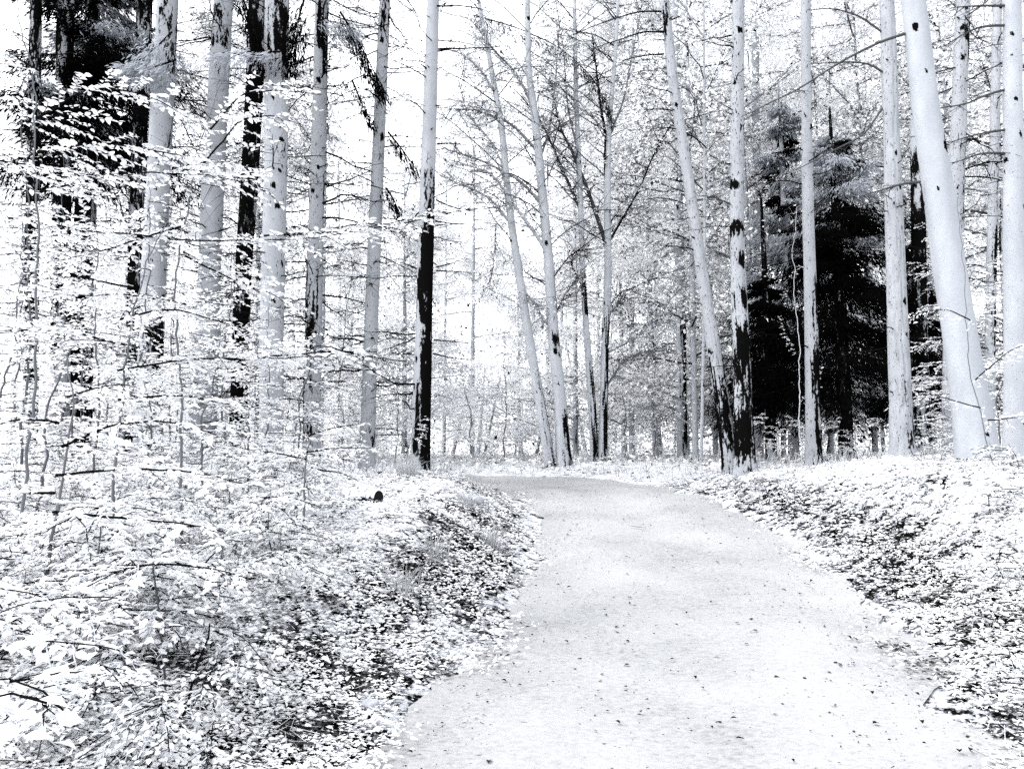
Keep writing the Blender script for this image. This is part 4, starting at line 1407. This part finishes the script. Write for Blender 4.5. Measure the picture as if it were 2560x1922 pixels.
# grass
def tuft(name, label, X, Y, n, h, seed, rad=.12, lean=(0, 0), group=None):
    r = np.random.default_rng(seed)
    base = np.array([X, Y, tz(X, Y)])
    root = thing(name, base, label, 'grass', group)
    az = r.uniform(0, 2 * math.pi, n)
    p = np.column_stack([X + np.cos(az) * r.uniform(0, rad, n), Y + np.sin(az) * r.uniform(0, rad, n), np.full(n, base[2] - .01)])
    L = h * r.uniform(.5, 1.1, n)
    out = np.column_stack([np.cos(az), np.sin(az), 0 * az]) * r.uniform(.1, .9, n)[:, None] + np.array([lean[0], lean[1], 0])
    u_ = np.linspace(0, 1, 5)
    P = p[:, None] + L[:, None, None] * (u_[None, :, None] * np.array([0, 0, 1.0]) + (u_ ** 1.6)[None, :, None] * out[:, None] * .7 + (u_ ** 3)[None, :, None] * np.array([0, 0, -.35]))
    g_ = Geo()
    add_twigs(g_, P, np.broadcast_to(np.array([.0022, .0022, .002, .0015, .0005]), (n, 5)), tone=r.uniform(.3, 1, n))
    part(root, 'blades', g_, M['grass'], kind='stuff')
    return root


for i, (px, D, n, h, lab) in enumerate([(1015, 9.3, 120, .4, 'fine grass tuft on top of the left bank below the half-black trunk'), (1165, 8.2, 90, .3, 'grass tuft on the left bank beside the dark hollow'),
                                        (1230, 7.4, 90, .32, 'drooping grass tuft at the edge of the path bend'), (1010, 5.2, 60, .35, 'sparse long grass blades on the lower left bank'),
                                        (1090, 6.2, 70, .35, 'grass blades in the middle of the left bank'), (780, 8.5, 120, .4, 'grass tuft by the stone on the left bank'), (620, 6.0, 80, .35, 'grass tuft among the seedlings on the left bank')]):
    tuft('grass_tuft', lab, at(px, 1170, D)[0], D, n, h, 300 + i)
# undergrowth grass around the far tree feet
g = Geo()
n_ = 9000
y = rng.uniform(9.5, 24, n_)
x = rng.uniform(-.72, .76, n_) * y
d, _ = path_dist(x, y)
m = d > HW + .25
x, y = x[m], y[m]
n_ = len(x)
L = rng.uniform(.1, .38, n_) * np.interp(y, [9.5, 16], [.55, 1])
az = rng.uniform(0, 6.28, n_)
u_ = np.linspace(0, 1, 4)
out = np.column_stack([np.cos(az), np.sin(az), 0 * az]) * rng.uniform(.1, 1, n_)[:, None]
P = np.column_stack([x, y, terrain(x, y) - .01])[:, None] + L[:, None, None] * (u_[None, :, None] * np.array([0, 0, 1.0]) + (u_ ** 1.7)[None, :, None] * out[:, None] * .6)
add_twigs(g, P, np.broadcast_to(np.array([.004, .004, .003, .001]), (n_, 4)), tone=rng.uniform(.2, 1, n_))
tag(obj('undergrowth', g.mesh('undergrowth'), M['grass']), 'pale thin grass and stalks between the tree feet', 'grass', kind='stuff')

# ------------------------------------------------------------------ small things: stone, log, sticks
def rock(name, label, px, D, s, seed, mat='stone', cat='stone', sink=.3, tone=0.):
    r = np.random.default_rng(seed)
    X = at(px, 1170, D)[0]
    base = np.array([X, D, tz(X, D)])
    a, b = np.meshgrid(np.linspace(0, 2 * math.pi, 25)[:-1], np.linspace(0, math.pi, 13), indexing='xy')
    dirn = np.stack([np.sin(b) * np.cos(a), np.sin(b) * np.sin(a), np.cos(b)], -1)
    rr = 1 + (vnoise(dirn * 1.7 + seed, seed) - .5) * .7 + (vnoise(dirn * 5 + seed, seed + 1) - .5) * .15
    V = dirn * rr[..., None] * np.array(s)
    V[..., 2] += s[2] * (1 - sink)
    ii = np.arange(12)[:, None] * 24 + np.arange(24)[None]
    jn = np.arange(12)[:, None] * 24 + (np.arange(24)[None] + 1) % 24
    g_ = Geo()
    g_.add(V.reshape(-1, 3), f4=np.stack([ii, ii + 24, jn + 24, jn], -1).reshape(-1, 4), a=tone)
    o = obj(name, g_.mesh(name), M[mat], loc=base)
    return tag(o, label, cat)


def log(label, p0, p1, r, seed):
    g_, Q = trunk_geo(np.array([p0, (np.array(p0) + p1) / 2 + [0, 0, .01], p1]), np.array([r, r * .95, r * .9]), 20, .006, 0, [(-5, 9, None, .35)], .3, seed, 3, .04)
    root = thing('log', np.array(p0), label, 'log')
    part(root, 'bark', g_, M['log'])
    ge = Geo()
    for P_, t_ in ((Q[-1, :3], unit(Q[-1, :3] - Q[-3, :3])),):
        uu = unit(np.cross(t_, [0, 0, 1.0]))
        vv = np.cross(uu, t_)
        a = np.linspace(0, 2 * math.pi, 21)[:-1]
        V = np.vstack([[P_ + t_ * .004], P_ + r * .96 * (np.cos(a)[:, None] * uu + np.sin(a)[:, None] * vv)])
        ge.add(V, f3=[[0, 1 + k, 1 + (k + 1) % 20] for k in range(20)], a=0.05)
    part(root, 'cut_end', ge, M['debris'])
    return root


def gpt(px, D, dz=0.):
    X = at(px, 1170, D)[0]
    return np.array([X, D, tz(X, D) + dz])


log('short mossy log with a dark cut end lying on the left bank', gpt(875, 7.75, .03), gpt(948, 7.55, .05), .075, 401)
rock('stone', 'smooth grey stone among the dry leaves low on the left bank', 934, 3.9, (.05, .04, .03), 402)
rock('stone', 'pale rounded stone half sunk in the left bank below the half-black trunk', 1180, 8.6, (.14, .1, .07), 403)
rock('gap_lump', 'added black lump standing for a dark gap in the middle of the right bank', 2268, 6.6, (.035, .035, .025), 404, 'debris', 'gap_lump')  # lumps added to stand for dark gaps in the litter
rock('gap_lump', 'added black lump standing for a dark gap lower on the right bank by the path', 2412, 4.6, (.035, .03, .022), 405, 'debris', 'gap_lump')


def stick(label, p0, p1, r, tone, seed):
    rr = np.random.default_rng(seed)
    L = np.array([p0 + (np.array(p1) - p0) * f for f in np.linspace(0, 1, 8)]) + rr.normal(size=(8, 3)) * [.006, .006, .002]
    g_ = Geo()
    add_tube(g_, L, np.linspace(r, r * .5, 8), 7, tone)
    root = thing('stick', np.array(p0), label, 'stick')
    o = part(root, 'shaft', g_, M['twig'])
    g2 = Geo()
    add_tube(g2, np.array([L[4], L[4] + [.02, .03, .012], L[4] + [.05, .07, .014]]), np.array([r * .6, r * .5, r * .2]), 5, tone)
    part(root, 'side_twig', g2, M['twig'])
    return root


def ppt(px, D):
    X = at(px, 1170, D)[0]
    return np.array([X, D, float(surf(np.array([X]), np.array([D]))[0]) + .012])


stick('pale straight stick lying across the upper path', ppt(1578, 8.95), ppt(1612, 8.85), .010, .5, 501)
stick('dark branch stuck in the left bank slope', gpt(965, 6.9, .03), gpt(1035, 6.5, .03), .010, 0., 503)
stick('dark broken stub by the foot of the clean grey trunk', gpt(935, 10.4, .02), gpt(950, 10.0, .04), .025, 0., 504)
for i, (a_, D1, b_, D2) in enumerate([(470, 4.4, 545, 4.3), (300, 3.7, 330, 3.9), (480, 3.2, 545, 3.4), (20, 3.4, 90, 3.7), (700, 6.4, 720, 6.2)]):
    p0 = gpt(a_, D1, .02)
    p1 = gpt(b_, D2, .02) + [0, 0, .22 + .05 * (i % 3)]
    stick(['black bent twig rising from the seedlings at mid left', 'short black twig standing in the lower left leaves', 'black twig rising right over the lower left leaf litter', 'black twig leaning at the left edge above the near leaves', 'dark twig beside the log on the left bank'][i], p0, p1, .007, 0., 510 + i)
